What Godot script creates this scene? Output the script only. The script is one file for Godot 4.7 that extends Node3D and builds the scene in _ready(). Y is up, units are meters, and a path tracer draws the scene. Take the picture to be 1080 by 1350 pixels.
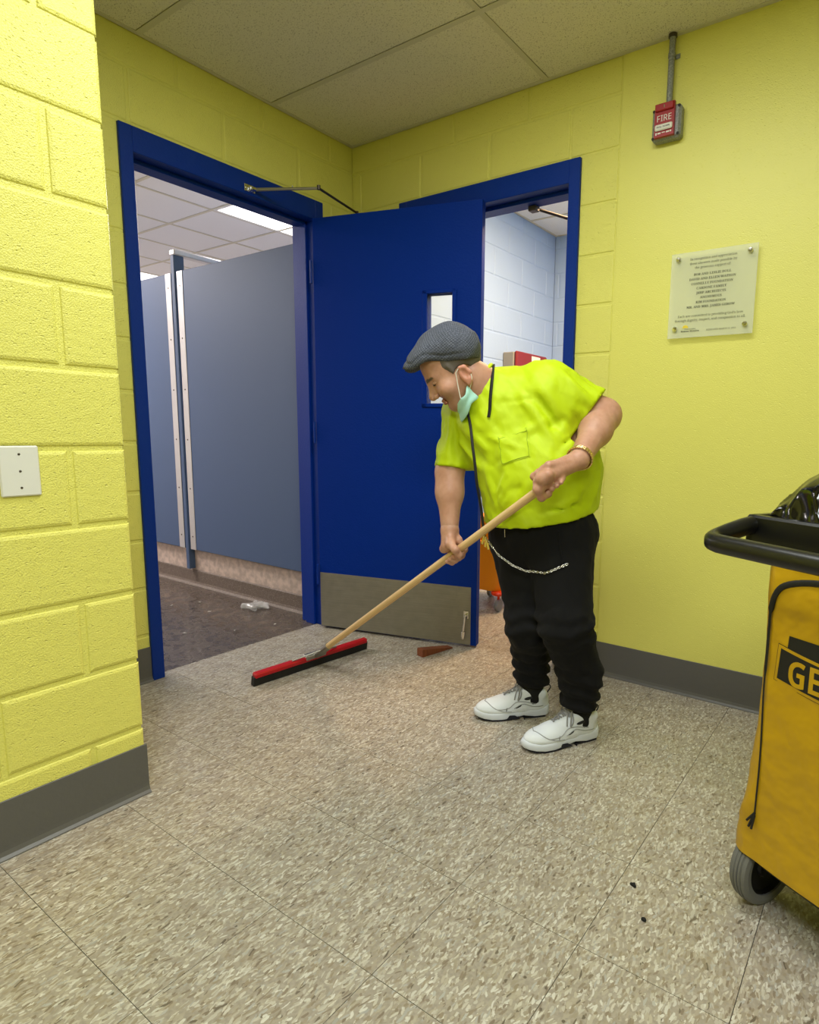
extends Node3D

# ------------------------------------------------------------------ scene
const HALL_LAMP := 3.2
const REAR_FILL_LAMP := 6.3
const REST_LAMP := 12.5
const ROOM_LAMP := 15.0
const LAMP_HALL := Color(0.98, 1.0, 0.985)
const LAMP_SHOWER := Color(1.0, 0.965, 0.95)
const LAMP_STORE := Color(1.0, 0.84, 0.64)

func _ready() -> void:
	# camera
	var cam := Camera3D.new()
	cam.name = "camera"
	add_child(cam)
	var fwd := Vector3(-0.55825, -0.14498, -0.81691)
	var rgt := Vector3(0.82428, 0.01513, -0.56598)
	cam.transform = Transform3D(Basis(rgt, rgt.cross(fwd), -fwd).orthonormalized(), Vector3(2.5481, 1.0731, 2.5117))
	cam.projection = Camera3D.PROJECTION_FRUSTUM
	cam.near = 0.05
	cam.far = 60.0
	var focal := 809.2
	cam.size = 1350.0 / focal * cam.near
	cam.frustum_offset = Vector2((540.0 - 627.13) / focal, (688.33 - 675.0) / focal) * cam.near
	cam.current = true
	# no daylight reaches this hall: the lamps are in build_ceilings()
	var env := Environment.new()
	env.background_mode = Environment.BG_COLOR
	env.background_color = Color(0.01, 0.01, 0.01)
	env.tonemap_mode = Environment.TONE_MAPPER_LINEAR
	env.tonemap_exposure = 1.0
	env.sdfgi_enabled = true
	env.ssao_enabled = true
	env.ssil_enabled = true
	var we := WorldEnvironment.new()
	we.name = "environment"
	we.environment = env
	add_child(we)
	make_materials()
	build_ceilings()
	build_hall()
	build_floor()
	build_side_rooms()
	build_doors()
	build_cart()
	build_person()
	build_squeegee()
	build_wall_things()
	build_storeroom_things()
	build_wedge()
	build_debris()

# ------------------------------------------------------------------ mesh builder
class MB:
	var v := PackedVector3Array()
	var n := PackedVector3Array()
	var uv := PackedVector2Array()
	var c := PackedColorArray()
	var ix := PackedInt32Array()
	var tint := Color.WHITE
	func vert(p: Vector3, nn: Vector3, t := Vector2.ZERO) -> int:
		v.append(p); n.append(nn); uv.append(t); c.append(tint)
		return v.size() - 1
	func tri(a: int, b: int, d: int) -> void:
		var fn := (v[b] - v[a]).cross(v[d] - v[a])
		if fn.dot(n[a] + n[b] + n[d]) > 0.0:
			ix.append(a); ix.append(d); ix.append(b)
		else:
			ix.append(a); ix.append(b); ix.append(d)
	func quad(a: Vector3, b: Vector3, d: Vector3, e: Vector3, nn: Vector3, t := Rect2(0, 0, 1, 1)) -> void:
		var i := vert(a, nn, t.position)
		vert(b, nn, Vector2(t.end.x, t.position.y)); vert(d, nn, t.end); vert(e, nn, Vector2(t.position.x, t.end.y))
		tri(i, i + 1, i + 2); tri(i, i + 2, i + 3)
	func tri3(a: Vector3, b: Vector3, d: Vector3, nn: Vector3) -> void:
		var i := vert(a, nn)
		vert(b, nn); vert(d, nn); tri(i, i + 1, i + 2)
	# box from lo to hi with chamfered edges, placed by xf
	func box(lo: Vector3, hi: Vector3, bev := 0.0, xf := Transform3D.IDENTITY) -> void:
		var cc := (lo + hi) * 0.5
		var h := (hi - lo) * 0.5
		var b := minf(bev, minf(h.x, minf(h.y, h.z)) * 0.9)
		for ax in 3:
			var u := (ax + 1) % 3
			var w := (ax + 2) % 3
			for s in [-1.0, 1.0]:
				var pts: Array[Vector3] = []
				for q in [[-1, -1], [1, -1], [1, 1], [-1, 1]]:
					var p := Vector3.ZERO
					p[ax] = s * h[ax]; p[u] = q[0] * (h[u] - b); p[w] = q[1] * (h[w] - b)
					pts.append(xf * (cc + p))
				var nn := Vector3.ZERO
				nn[ax] = s
				quad(pts[0], pts[1], pts[2], pts[3], xf.basis * nn)
		if b <= 0.0:
			return
		for ax in 3:
			var u := (ax + 1) % 3
			var w := (ax + 2) % 3
			for su in [-1.0, 1.0]:
				for sw in [-1.0, 1.0]:
					var pts: Array[Vector3] = []
					for q in [[-1, 0], [1, 0], [1, 1], [-1, 1]]:
						var p := Vector3.ZERO
						p[ax] = q[0] * (h[ax] - b)
						p[u] = su * (h[u] - (0.0 if q[1] == 0 else b)); p[w] = sw * (h[w] - (b if q[1] == 0 else 0.0))
						pts.append(xf * (cc + p))
					var nn := Vector3.ZERO
					nn[u] = su; nn[w] = sw
					quad(pts[0], pts[1], pts[2], pts[3], (xf.basis * nn).normalized())
		for sx in [-1.0, 1.0]:
			for sy in [-1.0, 1.0]:
				for sz in [-1.0, 1.0]:
					var s := Vector3(sx, sy, sz)
					var a := cc + s * (h - Vector3(0, b, b))
					var d := cc + s * (h - Vector3(b, 0, b))
					var e := cc + s * (h - Vector3(b, b, 0))
					tri3(xf * a, xf * d, xf * e, (xf.basis * s).normalized())
	# tube along a path, radius one number or one per point
	func tube(path: PackedVector3Array, r, seg := 10, caps := true, flat := 1.0, side := Vector3.ZERO) -> void:
		var m := path.size()
		var t0 := (path[1] - path[0]).normalized()
		var up := t0.cross(Vector3.UP if absf(t0.y) < 0.9 else Vector3.RIGHT).normalized()
		if side != Vector3.ZERO:
			up = (side - t0 * side.dot(t0)).normalized()
		var base := v.size()
		var along := 0.0
		for i in m:
			var t := (path[mini(i + 1, m - 1)] - path[maxi(i - 1, 0)]).normalized()
			up = (up - t * up.dot(t)).normalized()
			var bi := t.cross(up)
			var rr: float = r[i] if r is Array or r is PackedFloat32Array else r
			if i > 0:
				along += path[i].distance_to(path[i - 1])
			for k in seg + 1:
				var a := TAU * k / seg
				var dirn := up * cos(a) + bi * sin(a) * flat
				var nn := (up * cos(a) + bi * sin(a) / flat).normalized()
				vert(path[i] + dirn * rr, nn, Vector2(float(k) / seg, along))
		for i in m - 1:
			for k in seg:
				var p := base + i * (seg + 1) + k
				tri(p, p + 1, p + seg + 2); tri(p, p + seg + 2, p + seg + 1)
		if caps:
			for e in [0, m - 1]:
				var t := (path[1] - path[0]).normalized() * -1.0 if e == 0 else (path[m - 1] - path[m - 2]).normalized()
				var o := vert(path[e], t)
				var first := v.size()
				for k in seg + 1:
					vert(v[base + e * (seg + 1) + k], t)
				for k in seg:
					tri(o, first + k, first + k + 1)
	# surface of revolution about local y; profile points are (radius, height)
	func lathe(prof: Array, seg: int, xf := Transform3D.IDENTITY) -> void:
		for j in prof.size() - 1:
			var a: Vector2 = prof[j]
			var b: Vector2 = prof[j + 1]
			var dd := b - a
			if dd.length() < 1e-6:
				continue
			var n2 := Vector2(dd.y, -dd.x).normalized()
			var base := v.size()
			for k in seg + 1:
				var an := TAU * k / seg
				var dr := Vector3(cos(an), 0, sin(an))
				var nn := (xf.basis * (dr * n2.x + Vector3(0, n2.y, 0))).normalized()
				vert(xf * (dr * a.x + Vector3(0, a.y, 0)), nn)
				vert(xf * (dr * b.x + Vector3(0, b.y, 0)), nn)
			for k in seg:
				var p := base + k * 2
				tri(p, p + 1, p + 3); tri(p, p + 3, p + 2)
	# polygon in local xy extruded from z = 0 to depth
	func prism(poly: PackedVector2Array, depth: float, xf := Transform3D.IDENTITY) -> void:
		var tr := Geometry2D.triangulate_polygon(poly)
		for s in [0, 1]:
			var base := v.size()
			for p in poly:
				vert(xf * Vector3(p.x, p.y, depth * s), xf.basis * Vector3(0, 0, 1 if s == 1 else -1) * signf(depth), p)
			for k in range(0, tr.size(), 3):
				tri(base + tr[k], base + tr[k + 1], base + tr[k + 2])
		var area := 0.0
		for k in poly.size():
			area += poly[k].cross(poly[(k + 1) % poly.size()])
		for k in poly.size():
			var a := poly[k]
			var b := poly[(k + 1) % poly.size()]
			var nn := Vector3(b.y - a.y, a.x - b.x, 0).normalized() * signf(area)
			quad(xf * Vector3(a.x, a.y, 0), xf * Vector3(b.x, b.y, 0), xf * Vector3(b.x, b.y, depth), xf * Vector3(a.x, a.y, depth), xf.basis * nn)
	# grid of points rows x cols (smooth)
	func grid(pts: Array, closed := false) -> void:
		var rows := pts.size()
		var cols: int = pts[0].size()
		var base := v.size()
		for i in rows:
			for j in cols:
				var jl := (j - 1 + cols) % cols if closed else maxi(j - 1, 0)
				var jr := (j + 1) % cols if closed else mini(j + 1, cols - 1)
				var du: Vector3 = pts[mini(i + 1, rows - 1)][j] - pts[maxi(i - 1, 0)][j]
				var dv: Vector3 = pts[i][jr] - pts[i][jl]
				vert(pts[i][j], du.cross(dv).normalized(), Vector2(float(j) / cols, float(i) / rows))
		for i in rows - 1:
			for j in (cols if closed else cols - 1):
				var a := base + i * cols + j
				var b := base + i * cols + (j + 1) % cols
				tri(a, b, b + cols); tri(a, b + cols, a + cols)
	func mesh() -> ArrayMesh:
		var arr := []
		arr.resize(Mesh.ARRAY_MAX)
		arr[Mesh.ARRAY_VERTEX] = v; arr[Mesh.ARRAY_NORMAL] = n; arr[Mesh.ARRAY_TEX_UV] = uv; arr[Mesh.ARRAY_COLOR] = c; arr[Mesh.ARRAY_INDEX] = ix
		var m := ArrayMesh.new()
		m.add_surface_from_arrays(Mesh.PRIMITIVE_TRIANGLES, arr)
		return m

# ------------------------------------------------------------------ smooth solids
# capsules (kind 0), ellipsoids (1), carved ellipsoids (2), joined with a smooth minimum and meshed as surface nets
class Field:
	var kind := PackedInt32Array()
	var a := PackedVector3Array()
	var b := PackedVector3Array()
	var ra := PackedFloat32Array()
	var rb := PackedFloat32Array()
	var k := 0.03
	var bend: Callable          # extra displacement (point, distance) -> distance
	var slack := 0.0            # largest displacement
	func cap(p: Vector3, q: Vector3, r0: float, r1 := -1.0) -> void:
		kind.append(0); a.append(p); b.append(q); ra.append(r0); rb.append(r0 if r1 < 0.0 else r1)
	func chain(pts: Array, rs: Array) -> void:
		for i in pts.size() - 1:
			cap(pts[i], pts[i + 1], rs[i], rs[i + 1])
	func ell(p: Vector3, r: Vector3) -> void:
		kind.append(1); a.append(p); b.append(r); ra.append(0.0); rb.append(0.0)
	func carve(p: Vector3, r: Vector3) -> void:
		kind.append(2); a.append(p); b.append(r); ra.append(0.0); rb.append(0.0)
	func one(i: int, p: Vector3) -> float:
		if kind[i] == 0:
			var ab := b[i] - a[i]
			var ap := p - a[i]
			var h := clampf(ap.dot(ab) / maxf(ab.length_squared(), 1e-9), 0.0, 1.0)
			return (ap - ab * h).length() - lerpf(ra[i], rb[i], h)
		var q := (p - a[i]) / b[i]
		var k0 := q.length()
		var k1 := (q / b[i]).length()
		if k1 < 1e-6:
			return -minf(b[i].x, minf(b[i].y, b[i].z))
		return k0 * (k0 - 1.0) / k1
	func at(p: Vector3, list: PackedInt32Array) -> float:
		var d := 1e3
		for i in list:
			var e := one(i, p)
			if kind[i] == 2:
				var kc := k * 0.35
				var hc := maxf(kc - absf(d + e), 0.0)
				d = maxf(d, -e) + hc * hc * 0.25 / kc
			else:
				var h := maxf(k - absf(d - e), 0.0)
				d = minf(d, e) - h * h * 0.25 / k
		if bend.is_valid():
			d = bend.call(p, d)
		return d
	func everything() -> PackedInt32Array:
		var l := PackedInt32Array()
		for i in kind.size():
			l.append(i)
		return l
	func value(p: Vector3) -> float:
		return at(p, everything())
	func snap(p: Vector3, off: float) -> Vector3:
		var l := everything()
		for it in 12:
			var g := slope(p, l)
			var d := at(p, l) - off
			p -= g * d * 0.9
			if absf(d) < 0.0004:
				break
		return p
	func slope(p: Vector3, l: PackedInt32Array) -> Vector3:
		var e := 0.002
		return Vector3(at(p + Vector3(e, 0, 0), l) - at(p - Vector3(e, 0, 0), l), at(p + Vector3(0, e, 0), l) - at(p - Vector3(0, e, 0), l), at(p + Vector3(0, 0, e), l) - at(p - Vector3(0, 0, e), l)).normalized()
	func bounds() -> AABB:
		var lo := Vector3.ONE * 1e3
		var hi := -lo
		for i in kind.size():
			if kind[i] == 0:
				var r := maxf(ra[i], rb[i])
				lo = lo.min(a[i] - Vector3.ONE * r).min(b[i] - Vector3.ONE * r)
				hi = hi.max(a[i] + Vector3.ONE * r).max(b[i] + Vector3.ONE * r)
			elif kind[i] == 1:
				lo = lo.min(a[i] - b[i]); hi = hi.max(a[i] + b[i])
		return AABB(lo, hi - lo).grow(slack + k * 0.3)
	# adds the surface to mb; paint(point) -> colour; place moves the points
	func net(mb: MB, cell: float, place := Transform3D.IDENTITY, paint = null, box := AABB()) -> void:
		var bb := bounds() if box.size == Vector3.ZERO else box
		var S := 6
		var bx := ceili(bb.size.x / (cell * S)) + 1
		var by := ceili(bb.size.y / (cell * S)) + 1
		var bz := ceili(bb.size.z / (cell * S)) + 1
		var nx := bx * S + 1
		var ny := by * S + 1
		var nz := bz * S + 1
		var o := bb.position - Vector3.ONE * cell * 0.5
		var g := PackedFloat32Array()
		g.resize(nx * ny * nz)
		g.fill(1e6)
		var sy := nx
		var sz := nx * ny
		var rad := cell * S * 0.87
		var all := everything()
		var live: Array[Vector3i] = []
		for kz in bz:
			for ky in by:
				for kx in bx:
					var ctr := o + Vector3(kx + 0.5, ky + 0.5, kz + 0.5) * (cell * S)
					var raw := 1e3
					var ds := PackedFloat32Array()
					for i in all:
						var e := one(i, ctr)
						ds.append(e)
						if kind[i] != 2:
							raw = minf(raw, e)
					if raw > rad * 1.3 + slack + k or raw < -(rad * 1.6 + slack + 0.05):
						continue
					var d0 := at(ctr, all)
					if absf(d0) > rad * 1.5 + slack * 2.0:
						continue
					var near := PackedInt32Array()
					for i in all:
						if ds[i] < raw + 2.2 * rad + k:
							near.append(i)
					live.append(Vector3i(kx, ky, kz))
					for z in range(kz * S, kz * S + S + 1):
						for y in range(ky * S, ky * S + S + 1):
							var row := z * sz + y * sy
							for x in range(kx * S, kx * S + S + 1):
								if g[row + x] > 1e5:
									g[row + x] = at(o + Vector3(x, y, z) * cell, near)
		var ids := {}
		var base := mb.v.size()
		var cells: Array[int] = []
		for blk in live:
			for z in range(blk.z * S, blk.z * S + S):
				for y in range(blk.y * S, blk.y * S + S):
					for x in range(blk.x * S, blk.x * S + S):
						var q := z * sz + y * sy + x
						var inside := 0
						var f0 := g[q]
						var f1 := g[q + 1]
						var f2 := g[q + sy]
						var f3 := g[q + sy + 1]
						var f4 := g[q + sz]
						var f5 := g[q + sz + 1]
						var f6 := g[q + sz + sy]
						var f7 := g[q + sz + sy + 1]
						inside = int(f0 < 0.0) + int(f1 < 0.0) + int(f2 < 0.0) + int(f3 < 0.0) + int(f4 < 0.0) + int(f5 < 0.0) + int(f6 < 0.0) + int(f7 < 0.0)
						if inside == 0 or inside == 8:
							continue
						var s := Vector3.ZERO
						var m := 0
						if (f0 < 0.0) != (f1 < 0.0): s += Vector3(f0 / (f0 - f1), 0, 0); m += 1
						if (f2 < 0.0) != (f3 < 0.0): s += Vector3(f2 / (f2 - f3), 1, 0); m += 1
						if (f4 < 0.0) != (f5 < 0.0): s += Vector3(f4 / (f4 - f5), 0, 1); m += 1
						if (f6 < 0.0) != (f7 < 0.0): s += Vector3(f6 / (f6 - f7), 1, 1); m += 1
						if (f0 < 0.0) != (f2 < 0.0): s += Vector3(0, f0 / (f0 - f2), 0); m += 1
						if (f1 < 0.0) != (f3 < 0.0): s += Vector3(1, f1 / (f1 - f3), 0); m += 1
						if (f4 < 0.0) != (f6 < 0.0): s += Vector3(0, f4 / (f4 - f6), 1); m += 1
						if (f5 < 0.0) != (f7 < 0.0): s += Vector3(1, f5 / (f5 - f7), 1); m += 1
						if (f0 < 0.0) != (f4 < 0.0): s += Vector3(0, 0, f0 / (f0 - f4)); m += 1
						if (f1 < 0.0) != (f5 < 0.0): s += Vector3(1, 0, f1 / (f1 - f5)); m += 1
						if (f2 < 0.0) != (f6 < 0.0): s += Vector3(0, 1, f2 / (f2 - f6)); m += 1
						if (f3 < 0.0) != (f7 < 0.0): s += Vector3(1, 1, f3 / (f3 - f7)); m += 1
						var p := o + (Vector3(x, y, z) + s / m) * cell
						if paint != null:
							mb.tint = paint.call(p)
						ids[q] = mb.vert(place * p, Vector3.ZERO)
						cells.append(q)
		mb.tint = Color.WHITE
		for q in cells:
			var f0 := g[q]
			for ax in 3:
				var st: int = [1, sy, sz][ax]
				var fe := g[q + st]
				if (f0 < 0.0) == (fe < 0.0):
					continue
				var su: int = [sy, sz, 1][ax]
				var sw: int = [sz, 1, sy][ax]
				if not (ids.has(q - su) and ids.has(q - sw) and ids.has(q - su - sw)):
					continue
				var i0: int = ids[q]
				var i1: int = ids[q - su]
				var i2: int = ids[q - su - sw]
				var i3: int = ids[q - sw]
				# outward normal runs along +axis when the start is inside
				if f0 < 0.0:
					_face(mb, i0, i1, i2, i3)
				else:
					_face(mb, i0, i3, i2, i1)
		for i in range(base, mb.v.size()):
			mb.n[i] = mb.n[i].normalized()
	func _face(mb: MB, p: int, q: int, r: int, s: int) -> void:
		# counter-clockwise p q r s seen from outside: normals gathered, indices stored clockwise
		var fn := (mb.v[r] - mb.v[p]).cross(mb.v[s] - mb.v[q])
		for i in [p, q, r, s]:
			mb.n[i] += fn
		mb.ix.append(p); mb.ix.append(r); mb.ix.append(q)
		mb.ix.append(p); mb.ix.append(s); mb.ix.append(r)

# ------------------------------------------------------------------ scene helpers
const T := 0.3048
const HALL_H := 2.554
const REST_H := 2.76
const ROOM_H := 2.75
const COURSE := 0.2032
var M := {}
var used := {}
var cache := {}

func numbered(called: String) -> String:
	if not used.has(called):
		used[called] = 0
		return called
	used[called] += 1
	return "%s_%03d" % [called, used[called]]

func thing(called: String, label: String, category: String, at := Vector3.ZERO, group := "") -> Node3D:
	var o := Node3D.new()
	o.name = numbered(called)
	add_child(o)
	o.position = at
	o.set_meta("label", label); o.set_meta("category", category)
	if group: o.set_meta("group", group)
	return o

func part(called: String, m: Mesh, mat: Material, parent: Node3D) -> MeshInstance3D:
	var o := MeshInstance3D.new()
	o.name = called
	o.mesh = m
	o.material_override = null
	for s in m.get_surface_count():
		o.set_surface_override_material(s, mat)
	o.cast_shadow = GeometryInstance3D.SHADOW_CASTING_SETTING_ON
	parent.add_child(o, true)
	return o

func single(called: String, m: Mesh, mat: Material, label: String, category: String, group := "") -> MeshInstance3D:
	var o := part(numbered(called), m, mat, self)
	o.set_meta("label", label); o.set_meta("category", category)
	if group: o.set_meta("group", group)
	return o

func setting(called: String, m: Mesh, mat: Material) -> MeshInstance3D:
	var o := part(called, m, mat, self)
	o.set_meta("kind", "structure")
	return o

func slab(lo: Vector3, hi: Vector3) -> ArrayMesh:
	var b := MB.new()
	b.box(lo, hi)
	return b.mesh()

func mat(called: String, col: Color, rough := 0.6, metal := 0.0) -> StandardMaterial3D:
	var m := StandardMaterial3D.new()
	m.resource_name = called
	m.albedo_color = col
	m.roughness = rough
	m.metallic = metal
	M[called] = m
	return m

func world_map(m: StandardMaterial3D, size: float) -> void:
	m.uv1_triplanar = true
	m.uv1_world_triplanar = true
	m.uv1_scale = Vector3.ONE / size
	m.uv1_triplanar_sharpness = 4.0

func own_map(m: StandardMaterial3D, size: float) -> void:
	m.uv1_triplanar = true
	m.uv1_scale = Vector3.ONE / size
	m.uv1_triplanar_sharpness = 4.0

func relief(m: StandardMaterial3D, tex: Texture2D, cm: float) -> void:
	m.heightmap_enabled = true
	m.heightmap_texture = tex
	m.heightmap_scale = cm

func tex(im: Image) -> ImageTexture:
	return ImageTexture.create_from_image(im)

func noise_image(px: int, freq: float, octaves: int, sd: int, type := FastNoiseLite.TYPE_SIMPLEX_SMOOTH) -> Image:
	var f := FastNoiseLite.new()
	f.seed = sd
	f.noise_type = type
	f.frequency = freq
	f.fractal_octaves = octaves
	var im := f.get_seamless_image(px, px)
	im.convert(Image.FORMAT_RGB8)
	return im

# ------------------------------------------------------------------ textures
func vct_image() -> Image:
	# vinyl composition tile: long flakes of several tones, four tiles in one sheet
	var N := 1024
	var H := N / 2
	var rng := RandomNumberGenerator.new()
	rng.seed = 77
	var im := Image.create(N, N, false, Image.FORMAT_RGB8)
	var base := noise_image(N, 0.05, 3, 5)
	for y in N:
		for x in N:
			var g := base.get_pixel(x, y).r - 0.5
			im.set_pixel(x, y, Color(0.600 + g * 0.10, 0.565 + g * 0.10, 0.515 + g * 0.09))
	var tones := [Color(0.72, 0.695, 0.64), Color(0.77, 0.755, 0.715), Color(0.65, 0.615, 0.55), Color(0.50, 0.45, 0.385), Color(0.555, 0.505, 0.43), Color(0.605, 0.565, 0.50), Color(0.69, 0.665, 0.615), Color(0.635, 0.625, 0.60), Color(0.40, 0.36, 0.31)]
	var odds := [0.16, 0.10, 0.16, 0.09, 0.14, 0.14, 0.12, 0.07, 0.02]
	for quad in 4:
		var ox := (quad % 2) * H
		var oy := (quad / 2) * H
		for i in 1700:
			var pick := rng.randf()
			var ti := 0
			while ti < 8 and pick > odds[ti]:
				pick -= odds[ti]
				ti += 1
			var col: Color = tones[ti]
			var len := rng.randf_range(5.0, 19.0)
			var wid := rng.randf_range(2.0, 5.4)
			var an := rng.randfn(0.0, 0.32)
			var ca := cos(an)
			var sa := sin(an)
			var cx := rng.randi_range(0, H - 1)
			var cy := rng.randi_range(0, H - 1)
			var skew := rng.randf_range(-0.5, 0.5)
			var sh := rng.randf_range(-0.03, 0.03)
			col = Color(col.r + sh, col.g + sh, col.b + sh)
			var R := ceili(len)
			for dy in range(-R, R + 1):
				for dx in range(-7, 8):
					var u := dx * ca + dy * sa
					var w := -dx * sa + dy * ca
					if absf(w) < len * (1.0 - 0.35 * absf(u) / wid + skew * u / wid) and absf(u) < wid:
						im.set_pixel(ox + posmod(cx + dx, H), oy + posmod(cy + dy, H), col)
	return im

func block_height() -> Image:
	# painted masonry: rolled-paint orange peel with open pores
	var N := 1024
	var fine := noise_image(N, 0.11, 3, 11)
	var soft := noise_image(N, 0.018, 2, 12)
	var im := Image.create(N, N, false, Image.FORMAT_RGB8)
	for y in N:
		for x in N:
			var h := 0.60 + (fine.get_pixel(x, y).r - 0.5) * 0.42 + (soft.get_pixel(x, y).r - 0.5) * 0.25
			im.set_pixel(x, y, Color(h, h, h))
	var rng := RandomNumberGenerator.new()
	rng.seed = 9
	for i in 1500:
		var cx := rng.randi_range(0, N - 1)
		var cy := rng.randi_range(0, N - 1)
		var r := rng.randf_range(1.0, 2.6) * (1.8 if rng.randf() < 0.08 else 1.0)
		var st := rng.randf_range(0.8, 2.2)
		var R := ceili(r * 2.2)
		for dy in range(-R, R + 1):
			for dx in range(-R, R + 1):
				var q := Vector2(dx / st, dy * 1.2).length() / r
				if q < 1.0:
					var px := posmod(cx + dx, N)
					var py := posmod(cy + dy, N)
					var h := im.get_pixel(px, py).r - (1.0 - q * q) * 0.55
					im.set_pixel(px, py, Color(h, h, h))
	return im

func ceiling_images() -> Array:
	# mineral fibre board: pinholes and short fissures
	var N := 1024
	var col := Image.create(N, N, false, Image.FORMAT_RGB8)
	var hgt := Image.create(N, N, false, Image.FORMAT_RGB8)
	var nz := noise_image(N, 0.09, 3, 21)
	for y in N:
		for x in N:
			var g := nz.get_pixel(x, y).r - 0.5
			col.set_pixel(x, y, Color(0.88 + g * 0.10, 0.86 + g * 0.10, 0.79 + g * 0.10))
			var h := 0.8 + g * 0.25
			hgt.set_pixel(x, y, Color(h, h, h))
	var rng := RandomNumberGenerator.new()
	rng.seed = 22
	for i in 5200:
		var cx := rng.randi_range(0, N - 1)
		var cy := rng.randi_range(0, N - 1)
		var r := rng.randf_range(0.7, 1.9)
		var st := rng.randf_range(0.6, 2.4)
		for dy in range(-4, 5):
			for dx in range(-4, 5):
				if Vector2(dx / st, dy).length() < r:
					col.set_pixel(posmod(cx + dx, N), posmod(cy + dy, N), Color(0.56, 0.52, 0.44))
					hgt.set_pixel(posmod(cx + dx, N), posmod(cy + dy, N), Color(0.15, 0.15, 0.15))
	return [col, hgt]

func terrazzo_image() -> Image:
	var N := 512
	var rng := RandomNumberGenerator.new()
	rng.seed = 31
	var im := Image.create(N, N, false, Image.FORMAT_RGB8)
	im.fill(Color(0.43, 0.39, 0.36))
	var tones := [Color(0.56, 0.52, 0.48), Color(0.33, 0.29, 0.27), Color(0.48, 0.43, 0.39), Color(0.64, 0.60, 0.56), Color(0.38, 0.33, 0.30)]
	for i in 9000:
		var col: Color = tones[rng.randi_range(0, 4)]
		var cx := rng.randi_range(0, N - 1)
		var cy := rng.randi_range(0, N - 1)
		var r := rng.randf_range(0.8, 2.6)
		for dy in range(-3, 4):
			for dx in range(-3, 4):
				if dx * dx + dy * dy * 1.4 < r * r:
					im.set_pixel(posmod(cx + dx, N), posmod(cy + dy, N), col)
	return im

func weave_image(c0: Color, c1: Color, sd: int) -> Image:
	var N := 256
	var rng := RandomNumberGenerator.new()
	rng.seed = sd
	var im := Image.create(N, N, false, Image.FORMAT_RGB8)
	for y in N:
		for x in N:
			var over := (x / 4 + y / 4) % 2 == 0
			var t := (0.35 if over else 0.75) + rng.randf_range(-0.35, 0.35)
			im.set_pixel(x, y, c0.lerp(c1, clampf(t, 0, 1)))
	return im

func wood_image(light: Color, dark: Color, sd: int) -> Image:
	var N := 256
	var f := FastNoiseLite.new()
	f.seed = sd
	f.frequency = 1.0
	var im := Image.create(N, N, false, Image.FORMAT_RGB8)
	for y in N:
		for x in N:
			var t := f.get_noise_2d(x * 0.09, y * 0.006) * 0.6 + f.get_noise_2d(x * 0.3, y * 0.012) * 0.4
			im.set_pixel(x, y, light.lerp(dark, clampf(0.45 + t * 0.8, 0, 1)))
	return im

func streak_image(lo: float, hi: float, sd: int, along_x := true) -> Image:
	var N := 256
	var f := FastNoiseLite.new()
	f.seed = sd
	f.frequency = 1.0
	var im := Image.create(N, N, false, Image.FORMAT_RGB8)
	for y in N:
		for x in N:
			var p := Vector2(x * 0.006, y * 0.5) if along_x else Vector2(x * 0.5, y * 0.006)
			var t := lerpf(lo, hi, clampf(0.5 + f.get_noise_2d(p.x, p.y) * 0.7 + f.get_noise_2d(x * 0.02, y * 0.02 + 50) * 0.4, 0, 1))
			im.set_pixel(x, y, Color(t, t, t))
	return im

func range_image(im: Image, lo: float, hi: float) -> Image:
	var o := Image.create(im.get_width(), im.get_height(), false, Image.FORMAT_RGB8)
	for y in im.get_height():
		for x in im.get_width():
			var t := lerpf(lo, hi, clampf((im.get_pixel(x, y).r - 0.25) * 2.0, 0, 1))
			o.set_pixel(x, y, Color(t, t, t))
	return o

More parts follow.
